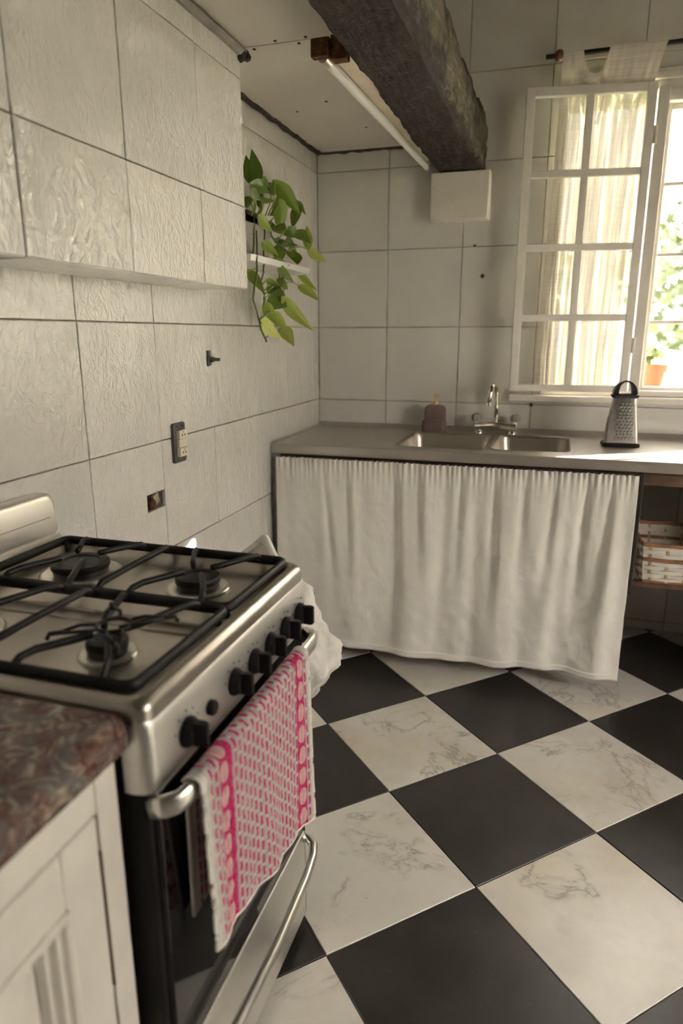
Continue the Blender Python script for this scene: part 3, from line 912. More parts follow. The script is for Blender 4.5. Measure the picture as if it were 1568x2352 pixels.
# faucet
fy = -.062
fc = thing('faucet', 'chrome bridge faucet with round clear handles behind the sink', 'faucet', (.812, fy, CZ))
body = MB()
prof = rrect(-.019, .019, -.017, .017, .009, 0, 3)
loops = []
for k in range(13):
    x = .728 + .172 * k / 12; s_ = 1 + .18 * math.cos((k - 6) / 6 * math.pi) * .4
    dz = .006 * math.cos((k - 6) / 6 * math.pi / 2)
    loops.append([(x, fy + p[0] * s_, CZ + .026 + dz + p[1] * s_) for p in prof])
body.loft(loops)
body.build('body', 'chrome', fc, auto=50)
for x in (.745, .883): MB().lathe([(.021, 0), (.021, .004), (.015, .010), (.014, .03)], (x, fy, CZ), 20).build('flange', 'chrome', fc, auto=50)
for x in (.734, .896):
    MB().lathe([(.010, .035), (.010, .05), (.013, .052)], (x, fy, CZ), 16).build('spindle', 'chrome', fc, auto=50)
    pr = [(.006, .050), (.017, .053), (.021, .062), (.021, .072), (.017, .080), (.005, .083)]
    h = MB(); loops = []
    for r_, zz in pr: loops.append([(x + (r_ * (1 + .09 * (k % 2 * 2 - 1))) * math.cos(k * math.pi / 8), fy - .004 + (r_ * (1 + .09 * (k % 2 * 2 - 1))) * math.sin(k * math.pi / 8), CZ + zz) for k in range(16)])
    h.loft(loops).build('handle', 'crystal', fc, auto=40)
    MB().lathe([(.007, .083), (.006, .086)], (x, fy - .004, CZ), 12).build('cap', 'chrome', fc)
MB().lathe([(.013, .036), (.013, .050), (.009, .053)], (.815, fy, CZ), 16).build('collar', 'chrome', fc, auto=50)
pa = [(.815, fy, CZ + .045), (.814, fy, CZ + .12), (.812, fy - .001, CZ + .165)]
for k in range(1, 11):
    q = math.pi * k / 10; pa.append((.812 - .011 * (1 - math.cos(q)) * .9, fy - .036 * (1 - math.cos(q)) - .001, CZ + .165 + .042 * math.sin(q)))
pa.append((.789, fy - .076, CZ + .135))
sp_ = MB().tube(pa, .0095, 12).build('spout', 'chrome', fc, smooth=True)
MB().lathe([(.0115, -.012), (.0115, .004), (.0095, .006)], (.789, fy - .0762, CZ + .133), 14).build('aerator', 'chrome', sp_, auto=40)

# soap dispenser with sponge slot
sd = thing('soap_dispenser', 'mauve soap dispenser with gold pump on the sink counter', 'soap dispenser', (.558, -.095, CZ))
def srect(w, d, r_, z, cy=0): return [(.558 + p[0], -.095 + cy + p[1], z) for p in rrect(-w / 2, w / 2, -d / 2, d / 2, r_, 0, 5)]
loops = [srect(.096, .058, .018, CZ), srect(.103, .064, .02, CZ + .004), srect(.105, .066, .02, CZ + .02), srect(.103, .065, .02, CZ + .046), srect(.098, .060, .02, CZ + .051), srect(.094, .028, .011, CZ + .0515, .016), srect(.094, .027, .011, CZ + .085, .016), srect(.088, .026, .011, CZ + .104, .016), srect(.070, .022, .010, CZ + .114, .016), srect(.04, .018, .008, CZ + .118, .016)]
MB().loft(loops).build('bottle', 'pink_ceramic', sd, auto=45)
lp = MB().loft([srect(.082, .034, .012, CZ + .0500, -.010), srect(.082, .034, .012, CZ + .0520, -.010), srect(.078, .030, .010, CZ + .0516, -.010), srect(.072, .026, .010, CZ + .0512, -.010)], False, True)
lp.build('sponge_slot', 'hole_black', sd)
pmp = MB().lathe([(.011, .116), (.011, .128), (.008, .130), (.0045, .132), (.0045, .150), (.007, .151), (.007, .162), (.002, .164)], (.558, -.079, CZ), 16).build('pump', 'gold', sd, auto=40)
MB().tube([(.558, -.079, CZ + .157), (.572, -.093, CZ + .157), (.577, -.098, CZ + .152)], .0038, 8).build('nozzle', 'gold', pmp, smooth=True)

# box grater
gx, gy = 1.296, -.262
ga = math.radians(3)
gr = thing('box_grater', 'steel box grater with black handle and foot by the window', 'grater', (gx, gy, CZ))
def G(x, y, z): return (gx + x * math.cos(ga) - y * math.sin(ga), gy + x * math.sin(ga) + y * math.cos(ga), CZ + z)
def grr(w, d, r_, z): return [G(p[0], p[1], z) for p in rrect(-w / 2, w / 2, -d / 2, d / 2, r_, 0, 3)]
W0, D0, W1, D1, H0, H1 = .118, .078, .080, .050, .014, .182
MB().loft([grr(.128, .09, .012, 0), grr(.132, .094, .013, .004), grr(.132, .094, .013, .010), grr(.124, .084, .012, .015)]).build('foot', 'black_plastic', gr, auto=50)
MB().loft([grr(W0, D0, .008, H0), grr(W1, D1, .007, H1)]).build('body', 'steel_grater', gr, auto=50)
MB().loft([grr(.086, .056, .010, H1 - .002), grr(.094, .062, .011, H1 + .001), grr(.094, .062, .011, H1 + .010), grr(.084, .054, .010, H1 + .013)]).build('collar', 'black_plastic', gr, auto=50)
arch = []
for k in range(17):
    q = math.pi * k / 16
    c, s_ = math.cos(q), math.sin(q)
    ro, rz = .042, .052; th = .008 + .010 * abs(c)
    arch.append([G(c * ro, -.022, H1 + .010 + s_ * rz), G(c * ro, .022, H1 + .010 + s_ * rz), G(c * (ro - th), .022, H1 + .010 + s_ * (rz - .006)), G(c * (ro - th), -.022, H1 + .010 + s_ * (rz - .006))])
MB().loft(arch).build('handle', 'black_plastic', gr, auto=50)
teeth = MB()
for row in range(12):
    n_ = [6, 5, 5, 4, 5, 4, 5, 4, 4, 3, 4, 3][row]
    z = .030 + row * .0118
    f = (z - H0) / (H1 - H0); hw = (W0 + (W1 - W0) * f) / 2; yy = -((D0 + (D1 - D0) * f) / 2)
    for k in range(n_):
        x = (k - (n_ - 1) / 2) * .0125 + .006
        L0 = []
        for (r_, d_) in ((.0042, 0), (.0034, .0018), (.0016, .0028)):
            L0.append([G(x + r_ * .8 * math.cos(a), yy - d_, z + r_ * math.sin(a) + d_ * .5) for a in [2 * math.pi * i / 8 for i in range(8)]])
        teeth.loft(L0, False, True)
o = teeth.build('grating_teeth', 'steel_grater', gr, smooth=True); o['kind'] = 'stuff'
holes = MB()
for row in range(12):
    n_ = [6, 5, 5, 4, 5, 4, 5, 4, 4, 3, 4, 3][row]; z = .030 + row * .0118
    f = (z - H0) / (H1 - H0); yy = -((D0 + (D1 - D0) * f) / 2)
    for k in range(n_):
        x = (k - (n_ - 1) / 2) * .0125 + .006
        holes.add([G(x + .0028 * math.cos(a), yy - .0006, z + .0052 + .0018 * math.sin(a)) for a in [2 * math.pi * i / 8 for i in range(8)]], [tuple(range(8))])
o = holes.build('grating_holes', 'hole_black', gr); o['kind'] = 'stuff'
sl = MB()
for k in range(2):
    zc = .055 + k * .02
    def side(y, z):
        f = (z - H0) / (H1 - H0); return G(-(W0 + (W1 - W0) * f) / 2 - .0015, y, z)
    sl.tube([side(-.022, zc - .016), side(.0, zc + .01), side(.016, zc + .03)], .0024, 6)
sl.build('slicing_slot', 'steel_grater', gr, smooth=True)

# flowerpot on the outer sill
pt = (1.437, .235, 1.063)
fp = thing('flowerpot', 'terracotta flowerpot with pale blooms outside on the window sill', 'flowerpot', pt)
MB().lathe([(.040, 0), (.042, .004), (.055, .072), (.062, .074), (.064, .102), (.060, .104), (.056, .102), (.054, .085)], pt, 28).build('pot', 'terracotta', fp, auto=40)
MB().lathe([(.0, .088), (.054, .086)], pt, 20, cap=False).build('soil', 'soil', fp)
stm = MB(); lv = MB(); bl = MB()
rs = random.Random(5)
for k in range(15):
    a = rs.uniform(0, 6.28); rr = rs.uniform(.02, .065); h = rs.uniform(.13, .20)
    top = Vector(pt) + Vector((math.cos(a) * rr, math.sin(a) * rr * .8, h))
    stm.tube([Vector(pt) + Vector((math.cos(a) * .02, math.sin(a) * .02, .085)), (Vector(pt) + top) / 2 + Vector((0, 0, .05)), top], .002, 5)
    tgt = bl if h > .165 else lv
    for q in range(6 if h > .165 else 3):
        n_ = Vector((rs.uniform(-.7, .7), rs.uniform(-.9, .2), rs.uniform(.2, 1))).normalized(); t1 = n_.orthogonal().normalized(); t2 = n_.cross(t1)
        c = top + Vector((rs.uniform(-1, 1), rs.uniform(-1, 1), rs.uniform(-.6, 1))) * (.012 if h > .165 else .02); R_ = rs.uniform(.008, .013) if h > .165 else rs.uniform(.014, .024)
        tgt.add([c + t1 * R_ * math.cos(i * .785) * (1 + .12 * (i % 2)) + t2 * R_ * math.sin(i * .785) * (1 + .12 * (i % 2)) - n_ * .003 * (i % 2) for i in range(8)] + [c + n_ * .003], [(i, (i + 1) % 8, 8) for i in range(8)])
stm.build('stem', 'petiole', fp); lv.build('foliage', 'pelargonium', fp); bl.build('flowers', 'bloom', fp)

# curtain rod and sheer curtain
ry_, rz_ = -.088, 2.279
rod = thing('curtain_rod', 'dark curtain rod with a turned wooden finial above the window', 'curtain rod', (1.3, ry_, rz_))
MB().tube([(.925, ry_, rz_), (1.5, ry_, rz_ + .002), (2.72, ry_, rz_)], .0085, 10).build('rod', 'rod_dark', rod, smooth=True)
MB().lathe([(.006, -.016), (.014, -.013), (.020, -.005), (.020, .005), (.014, .013), (.006, .016)], (.972, ry_, rz_), 20, axis='x').build('finial', 'finial_wood', rod, smooth=True)
for x in (1.60, 2.60): MB().box(x, x + .012, ry_, .0, rz_ - .010, rz_ + .004).build('bracket', 'rod_dark', rod)
def sheer(u, v):
    # two lengths slung over the rod, sagging between, falling behind the open sash
    xt = .985 + .350 * u
    lob = 1.0 if (u < .20 or u > .46) else max(0, abs(u - .33) / .13) ** 3
    if u > .95: lob = 1.0
    ztop = rz_ + .010 - (1 - lob) * .083
    xb = .962 + .335 * u + .006 * math.sin(u * 20)
    k = min(1, v * 5.5)
    kk = k * k * (3 - 2 * k)
    z = ztop + (1.078 - ztop) * v
    x = xt + (xb - xt) * min(1, v * 1.1) - (.055 * max(0, u - .45) * math.sin(min(1, v * 6) * 1.57) if u > .45 else 0)
    x += .012 * N(u * 4, v * 1.2, 5) * min(1, v * 4)
    am = .014 * min(1, .35 + v * 2.2)
    w_ = math.sin(u * 41 + 2.3 * N(u * 5, v * .9, 2)) * .7 + .5 * math.sin(u * 83 + 1 + 2 * N(u * 9, v, 7)) 
    y = (ry_ - .012) * (1 - kk) + (-.040 + .036 * u) * kk + am * w_ * (.25 + .75 * kk) * .75
    lim = -.118 + .066 * (x - .866) / .456 + .026 + .003
    if z < 2.185: y = max(y, lim)
    if x < 1.02: y = min(y, -.006)
    return (x, y, z)
sc = thing('window_curtain', 'sheer cream curtain slung over the rod behind the open sash', 'curtain', (1.15, -.04, 1.08))
grid('cloth', sheer, 150, 110, 'sheer', sc)
def loopover(u0, u1):
    def fn(u, v):
        p = sheer(u0 + (u1 - u0) * u, 0); q = math.pi * v * 1.25
        return (p[0], ry_ - .0115 * math.cos(q), rz_ + .0115 * math.sin(q) + .001 * N(u * 40, v, 1))
    return fn
grid('rod_loop', loopover(0, .2), 24, 10, 'sheer', sc)
grid('rod_loop', loopover(.46, 1.0), 50, 10, 'sheer', sc)

# baskets on the shelf below the counter
def basket(ox, label):
    bz = .410; w, d, h = .335, .330, .150; yc = -.285; xc = ox
    r = thing('basket', label, 'basket', (xc, yc, bz), 'woven baskets under the counter')
    ns = 44
    def ring(t_, z, off):           # t_ in stakes around a rounded rectangle, tapering to the foot
        s_ = .93 + .07 * (z - bz) / h
        per = 2 * (w + d); q = (t_ / ns) * per % per
        if q < w: x, y, n_ = -w / 2 + q, -d / 2, (0, -1)
        elif q < w + d: x, y, n_ = w / 2, -d / 2 + q - w, (1, 0)
        elif q < 2 * w + d: x, y, n_ = w / 2 - (q - w - d), d / 2, (0, 1)
        else: x, y, n_ = -w / 2, d / 2 - (q - 2 * w - d), (-1, 0)
        m_ = max(abs(x) / (w / 2), 0) + max(abs(y) / (d / 2), 0)
        pull = 1 - .035 * max(0, m_ - 1.72) / .28
        return Vector((xc + (x * pull + n_[0] * off) * s_, yc + (y * pull + n_[1] * off) * s_, z))
    def strip(name, z, hh, amp, ph, mat, th=.0022, base=.0):
        n = ns * 4; loops = []
        for k in range(n):
            t_ = k / 4; o_ = base + amp * math.sin(t_ * math.pi * .5 + ph)
            loops.append([ring(t_, z - hh / 2, o_ - th / 2), ring(t_, z - hh / 2, o_ + th / 2), ring(t_, z + hh / 2, o_ + th / 2), ring(t_, z + hh / 2, o_ - th / 2)])
        loops.append(loops[0])
        return MB().loft(loops, False, False).build(name, mat, r, auto=40)
    zz = [bz + .012 + .0152 * k for k in range(9)]
    for k, z in enumerate(zz):
        if k == 5: strip('weave_strip', z, .012, .0018, 0 if k % 2 else math.pi, 'rim_wood', base=.002)
        else: strip('weave_strip', z, .0146, .0030, 0 if k % 2 else math.pi, 'splint_white')
    st = None
    for k in range(ns // 2):
        t_ = k * 2 + 1
        p, q = ring(t_, bz + .002, .0), ring(t_, bz + h - .004, .0)
        d1 = (ring(t_ + .12, bz, 0) - ring(t_ - .12, bz, 0)).normalized()
        nrm = d1.cross(q - p).normalized()
        mb = MB().obox((p + q) / 2, d1 * .0042, nrm * .0012, (q - p) / 2)
        mb.build('stake', 'stake_tan', r)
    strip('foot_band', bz + .004, .008, .0006, 0, 'rim_wood', .005, .002)
    strip('rim', bz + h - .004, .013, .0006, 0, 'rim_wood', .008, .001)
    b = MB().loft([[ring(t_, bz + .003, -.002) for t_ in range(ns)], [ring(t_, bz + .006, -.002) for t_ in range(ns)]])
    b.build('bottom', 'stake_tan', r)
basket(1.556, 'white woven basket with brown rim, in full view under the counter')
basket(1.196, 'white woven basket mostly hidden behind the canvas sink curtain')

# ------------------------------------------------------------------ gas stove
SY0, SY1, SXF = -2.398, -1.838, .600       # near side, far side, front
HZ = .862
st = thing('gas_stove', 'stainless steel gas stove with black grates against the tiled wall', 'stove', (.31, -2.118, 0))
MB().box(.035, .578, SY0 + .012, SY1 - .012, .03, .812).build('body', 'black_enamel', st, bevel=.006)
for x in (.08, .54):
    for y in (SY0 + .06, SY1 - .06): MB().lathe([(.018, 0), (.018, .012), (.012, .014), (.012, .034)], (x, y, 0), 14).build('foot', 'black_plastic', st)
# hob: rolled steel rim round a recessed pan
def hl(e, z, r_): return rrect(.022 + e, SXF + .006 - e, SY0 + e, SY1 - e, r_, z, 6)
hob = MB().loft([hl(.006, .806, .02), hl(.001, .812, .022), hl(0, .835, .022), hl(0, .846, .022), hl(.003, .855, .022), hl(.009, .861, .022), hl(.017, HZ, .022), hl(.022, HZ - .002, .022), hl(.026, HZ - .008, .02), hl(.034, HZ - .017, .03), hl(.06, HZ - .019, .03)], True, True)
ho = hob.build('hob_top', 'steel_hob', st, auto=50)
MB().box(.10, .545, -2.172, -2.150, HZ - .022, HZ - .0155).build('pan_ridge', 'steel_hob', ho, bevel=.003)
MB().box(.07, .56, -2.134, -2.128, HZ - .022, HZ - .0165).build('pan_ridge', 'steel_hob', ho, bevel=.002)
# back guard
bgp = []
def bgl(x, e, lean): return [(x + lean * (p[1] - .868), p[0], p[1]) for p in rrect(-2.392 + e, -1.848 - e, .872 + e, .968 - e, .024, 0, 6)]
bg = MB().loft([bgl(.012, .004, -.06), bgl(.014, 0, -.06), bgl(.036, 0, -.06), bgl(.042, .003, -.06), bgl(.044, .010, -.06)]).build('back_guard', 'steel_stove', st, auto=50)
MB().tube([(.0438 - .06 * .05, -2.34, .917), (.0438 - .06 * .05, -1.872, .917)], .0007, 6).build('score_line', 'brown_wood', bg)
MB().tube([(.040, -2.385, .866), (.040, -1.852, .866)], .011, 12).build('guard_base', 'steel_stove', st, smooth=True)
for yy in (-1.96, -2.28): MB().loft([rrect(.056, .066, yy - .035, yy + .035, .0048, HZ + .0008, 4), rrect(.056, .066, yy - .035, yy + .035, .0048, HZ + .0016, 4)]).build('vent_slot', 'hole_black', st)
# control panel
pp = [(.570, .842), (.5985, .842), (.604, .838), (.609, .826), (.6115, .80), (.612, .76), (.611, .738), (.607, .733), (.570, .733)]
loops = []
for k in range(9):
    y = SY0 + (SY1 - SY0) * (0, .006, .014, .03, .5, .97, .986, .994, 1)[k]
    sh = (.022, .010, .004, .001, 0, .001, .004, .010, .022)[k]
    loops.append([(x - sh * (1 if x > .58 else 0), y, z - (sh * .3 if z > .83 else 0)) for x, z in pp])
MB().loft(loops).build('control_panel', 'steel_stove', st, auto=35)
# knobs: skirt disc, tapered body, grip bar
def knob_mesh(s_=1.0):
    mb = MB().lathe([(.0215 * s_, 0), (.0215 * s_, .004), (.019 * s_, .008), (.0165 * s_, .013), (.006, .0135)], (0, 0, 0), 24, axis='x')
    mb.loft([[(.012, y, z) for y, z in ((-.0058, -.017), (.0058, -.017), (.0058, .017), (-.0058, .017))],
             [(.026, y, z) for y, z in ((-.0052, -.018), (.0052, -.018), (.0052, .018), (-.0052, .018))],
             [(.031, y, z) for y, z in ((-.0040, -.016), (.0040, -.016), (.0040, .016), (-.0040, .016))]])
    return mb
k0 = knob_mesh().build('knob', 'black_plastic', None, auto=40)
KY = [-1.893, -1.962, -2.032, -2.098, -2.168, -2.311]
for i, y in enumerate(KY):
    o = k0 if i == 0 else share(k0, 'knob', None)
    o.location = (.612, y, .776)
    o.rotation_euler = (math.radians((0, 0, 0, 0, 0, 0)[i]), 0, 0)
    put(o, st)
    dots = MB()
    for a in range(5):
        q = math.radians(20 + a * 35)
        dots.lathe([(.0012, -.0006), (.0012, .0006)], (.6118, y + .031 * math.cos(q), .776 + .031 * math.sin(q)), 8, axis='x')
    dots.build('dial_marks', 'dark_metal', st)
MB().lathe([(.0115, -.002), (.0115, .006), (.009, .009), (.002, .010)], (.612, -2.247, .776), 18, axis='x').build('igniter_button', 'black_plastic', st, auto=40)
# oven door
dm = MB().box(.578, .604, SY0 + .014, SY1 - .014, .262, .728).build('oven_door', 'black_enamel', st, bevel=.005)
MB().box(.603, .6065, SY0 + .018, SY1 - .018, .272, .690).build('door_glass', 'oven_glass', dm, bevel=.002)
MB().box(.590, .6062, SY0 + .014, SY1 - .014, .7255, .7295).build('door_edge', 'steel_stove', dm, bevel=.001)
hz = .716
hp = [(.598, SY0 + .010, hz - .006), (.616, SY0 + .012, hz - .002), (.631, SY0 + .024, hz), (.637, SY0 + .05, hz + .001), (.639, -2.2, hz + .002), (.639, -2.0, hz + .002), (.637, SY1 - .05, hz + .001), (.630, SY1 - .024, hz), (.616, SY1 - .012, hz - .002), (.598, SY1 - .010, hz - .006)]
MB().tube(hp, .0085, 14, ry=.0165).build('door_handle', 'aluminium', dm, smooth=True)
# drawer
dw = MB().box(.575, .601, SY0 + .014, SY1 - .010, .034, .250).build('drawer', 'steel_stove', st, bevel=.003)
dp = [(.598, SY1 - .016, .236), (.612, SY1 - .017, .236), (.627, SY1 - .030, .235), (.637, SY1 - .062, .234), (.643, SY1 - .12, .233), (.647, -2.118, .232), (.643, SY0 + .12, .233), (.637, SY0 + .062, .234), (.627, SY0 + .030, .235), (.612, SY0 + .017, .236), (.598, SY0 + .016, .236)]
MB().tube(dp, .0095, 12).build('drawer_handle', 'aluminium', dw, smooth=True)
MB().box(.555, .599, SY0 + .002, SY0 + .022, .03, .735).build('corner_post', 'black_enamel', st, bevel=.008, seg=3)
MB().box(.555, .599, SY1 - .010, SY1 - .002, .03, .735).build('corner_post', 'black_enamel', st, bevel=.004, seg=3)
# burners
BUR = [(.194, -1.978, .055), (.453, -1.985, .041), (.459, -2.262, .030), (.194, -2.258, .041)]
PZ = HZ - .019
for x, y, r_ in BUR:
    b = MB().lathe([(r_ * 1.42, .0), (r_ * 1.40, .004), (r_ * 1.28, .006), (r_ * 1.1, .003)], (x, y, PZ), 32).build('burner', 'aluminium', st, smooth=True)
    MB().lathe([(r_ * .92, .002), (r_ * .95, .012), (r_ * .93, .014)], (x, y, PZ), 32).build('burner_head', 'dark_metal', b, auto=40)
    MB().lathe([(r_ * .98, .014), (r_ * 1.0, .016), (r_ * 1.0, .023), (r_ * .96, .026), (r_ * .66, .0265), (r_ * .62, .0245), (r_ * .58, .0245), (.0015, .0255)], (x, y, PZ), 36).build('burner_cap', 'black_iron', b, auto=35)
    MB().lathe([(.003, .0), (.003, .022), (.0015, .024)], (x - r_ * 1.12, y + .01, PZ), 8).build('spark_plug', 'white_plastic', b)
# cast grates
GZ = HZ + .006
def bar(mb, path, w_=.0052, h=.0062): mb.tube(path, w_, 8, ry=h)
def grate(y0, y1, burners):
    g = MB()
    x0, x1 = .066, .574
    fr = rrect(x0, x1, y0, y1, .016, GZ - .002, 4)
    g.tube(fr, .0062, 8, ry=.0095, closed=True)
    ym = (y0 + y1) / 2
    bar(g, [(.322, y0, GZ - .003), (.322, y0 + .018, GZ + .009), (.322, ym, GZ + .010), (.322, y1 - .018, GZ + .009), (.322, y1, GZ - .003)], .0062)
    for (bx, by, br) in burners:
        e = br * .62
        for sx, ysrc in ((-1, y1), (1, y1), (-1, y0), (1, y0)):
            dy = 1 if ysrc == y1 else -1
            xs = bx + sx * .070
            g_pts = [(xs, ysrc, GZ - .002), (xs - sx * .004, ysrc - dy * .014, GZ + .008), (xs - sx * .012, ysrc - dy * .034, GZ + .011), (bx + sx * .032, by + dy * .040, GZ + .011), (bx + sx * e * .72, by + dy * e * .72, GZ + .011)]
            bar(g, g_pts)
    for x in (x0 + .01, x1 - .01):
        for y in (y0 + .012, y1 - .012): g.lathe([(.006, -.026), (.006, -.002)], (x, y, GZ), 8)
    return g.build('grate', 'black_iron', st, smooth=True)
grate(-2.104, -1.858, BUR[:2])
grate(-2.372, -2.110, BUR[2:])
# small pan trivet lying over the near burner
tv = thing('burner_trivet', 'small black star-shaped iron trivet on the near burner grate', 'trivet', (.47, -2.258, GZ + .018))
m_ = MB()
cx, cy, tz = .470, -2.258, GZ + .0215
ring_ = [(cx + .024 * math.cos(k * math.pi / 8), cy + .024 * math.sin(k * math.pi / 8), tz) for k in range(16)]
m_.tube(ring_, .003, 6, closed=True)
for k in range(4):
    a = math.radians(38 + 90 * k); d = Vector((math.cos(a), math.sin(a), 0)); s = Vector((-d.y, d.x, 0)); c = Vector((cx, cy, tz))
    for q in (-1, 1):
        m_.tube([c + d * .022 + s * q * .010, c + d * .045 + s * q * .012 + Vector((0, 0, .002)), c + d * .070 + s * q * .003], .0026, 6)
    m_.tube([c + d * .066, c + d * .086, c + d * .090 - Vector((0, 0, .008))], .0036, 6)
m_.build('frame', 'black_iron', tv, smooth=True)

# tea towel over the oven handle
def towel(u, v):
    y0, y1 = -2.352, -1.955
    y = y0 + (y1 - y0) * u
    top = hz + .0025; R_ = .0125; xc = .639
    Lf = .262 + .085 * u + .005 * N(u * 6, 1, 1); Lb = .235
    arc = math.pi * R_
    s = v * (Lf + arc + Lb)
    wav = (.0045 * math.sin(u * 13 + 1.2) + .003 * math.sin(u * 27 + .4) + .003 * N(u * 5, v * 4, 3))
    if s < Lf:
        k = (Lf - s) / Lf
        x = xc + R_ + .001 + wav * k * .9 + .004 * k + .0015 * N(u * 34, v * 50, 1); z = top + .010 - (Lf - s)
    elif s < Lf + arc:
        q = (s - Lf) / R_; x = xc + (R_ + .001) * math.cos(q); z = top + .010 + R_ * math.sin(q) * .8
    else:
        k = (s - Lf - arc) / Lb
        x = max(.614, xc - R_ - .001 - .012 * k + wav * k * .4); z = top + .010 - (s - Lf - arc)
        y += .014 * k + .006
    return (x, y, z)
tw = thing('tea_towel', 'white tea towel with magenta dashes hung over the oven door handle', 'towel', (.655, -2.13, .37))
grid('cloth', towel, 130, 240, 'towel_print', tw, .0028)
hm = MB()
for u in (0.0, 1.0):
    hm.tube([towel(u, k / 90) for k in range(0, 91)], .0026, 6)
hm.tube([towel(k / 60, 0.0) for k in range(61)], .0026, 6)
hm.build('rolled_edge', 'canvas', tw, smooth=True)

# ------------------------------------------------------------------ marble worktop and painted base cabinet beside the stove
MY1, MY0 = -2.408, -4.2
wtp = thing('marble_worktop', 'red-brown breccia marble worktop beside the stove', 'worktop', (.3, -3.3, .797))
prf = [(.012, .797), (.570, .797), (.580, .799), (.586, .806), (.588, .818), (.587, .834), (.582, .844), (.572, .849), (.560, .850), (.012, .850)]
MB().prism([(x, MY1, z) for x, z in prf], (0, MY0 - MY1, 0)).build('slab', 'breccia', wtp, auto=50)
cab = thing('base_cabinet', 'cream painted base cabinet under the marble worktop', 'cabinet', (.3, -3.3, 0))
MB().box(.012, .545, MY0, MY1 - .004, .08, .797).build('carcass', 'white_paint', cab)
MB().box(.05, .50, MY0, MY1 - .004, .0, .08).build('plinth', 'brown_wood', cab)
FX = .577
MB().prism([(.540, MY1 - .003, .08), (FX - .014, MY1 - .003, .08), (FX - .004, MY1 - .010, .08), (FX, MY1 - .024, .08), (FX, MY1 - .052, .08), (.540, MY1 - .052, .08)], (0, 0, .717)).build('corner_post', 'white_paint', cab, auto=30)
MB().box(.540, FX - .001, MY0, MY1 - .052, .752, .797).build('top_rail', 'white_paint', cab, bevel=.002)
MB().box(.540, FX - .001, MY0, MY1 - .052, .08, .13).build('bottom_rail', 'white_paint', cab, bevel=.002)
def cab_door(y1, w):
    y0 = y1 - w; z0, z1 = .133, .749
    d = MB()
    fw = .062
    d.box(.555, FX, y0, y0 + fw, z0, z1).box(.555, FX, y1 - fw, y1, z0, z1).box(.555, FX, y0 + fw, y1 - fw, z1 - fw - .012, z1).box(.555, FX, y0 + fw, y1 - fw, z0, z0 + fw)
    do = d.build('door', 'white_paint', cab, bevel=.003)
    a0, a1, b0, b1 = y0 + fw, y1 - fw, z0 + fw, z1 - fw - .012
    def rec(e, x): return [(x, a0 + e, b0 + e), (x, a1 - e, b0 + e), (x, a1 - e, b1 - e), (x, a0 + e, b1 - e)]
    MB().loft([rec(-.001, FX - .006), rec(-.001, FX + .004), rec(.003, FX + .006), rec(.009, FX + .005), rec(.012, FX - .001), rec(.018, FX - .003), rec(.021, FX - .012), rec(.027, FX - .014), rec(.030, FX - .024)], False, False).build('moulding', 'white_paint', do)
    MB().loft([rec(.0, .548), rec(.0, FX - .026), rec(.036, FX - .026), rec(.040, FX - .022), rec(.062, FX - .012), rec(.066, FX - .011)], True, True).build('panel', 'white_paint', do)
    MB().lathe([(.006, 0), (.006, .012), (.013, .018), (.015, .024), (.010, .030), (.002, .031)], (FX, y0 + .03, (z0 + z1) / 2 + .05), 16, axis='x').build('knob', 'white_paint', do, smooth=True)
    return do
cab_door(MY1 - .056, .44)
cab_door(MY1 - .056 - .446, .44)
MB().box(FX - .006, FX + .0008, MY1 - .0545, MY1 - .0525, .50, .70).build('crack', 'brown_wood', cab)

# ------------------------------------------------------------------ bin with liner between stove and counter
bn = thing('waste_bin', 'white plastic waste bin with open lid behind the stove', 'bin', (.33, -1.50, 0))
def bl_(w, d, r_, z, cx=.335, cy=-1.50): return [(cx + p[0], cy + p[1], z) for p in rrect(-w / 2, w / 2, -d / 2, d / 2, r_, 0, 5)]
MB().loft([bl_(.24, .22, .04, 0), bl_(.25, .23, .04, .01), bl_(.26, .23, .05, .56), bl_(.27, .24, .05, .565), bl_(.27, .24, .05, .585), bl_(.25, .22, .045, .585), bl_(.24, .21, .045, .40)], True, True).build('body', 'white_plastic', bn, auto=50)
lc = Vector((.322, -1.44, .640)); ld = Vector((.12, .10, 1)).normalized(); lx = Vector((.93, -.36, 0)).normalized(); lx = (lx - ld * lx.dot(ld)).normalized()
la = math.radians(44)
e1 = (lx * math.cos(la) + ld * math.sin(la)); e2 = (-lx * math.sin(la) + ld * math.cos(la)); ln = e1.cross(e2)
lid = MB()
def lidl(hw, off): return [lc + e1 * p[0] + e2 * p[1] + ln * off for p in rrect(-hw, hw, -hw, hw, .016, 0, 4)]
lid.loft([lidl(.096, -.009), lidl(.103, -.006), lidl(.103, .004), lidl(.098, .009), lidl(.088, .010), lidl(.085, .0065), lidl(.082, .0065)])
lid.build('lid', 'white_plastic', bn, auto=40)
bag = thing('bin_liner', 'crumpled white plastic liner bag spilling over the bin rim', 'bag', (.50, -1.52, .38))
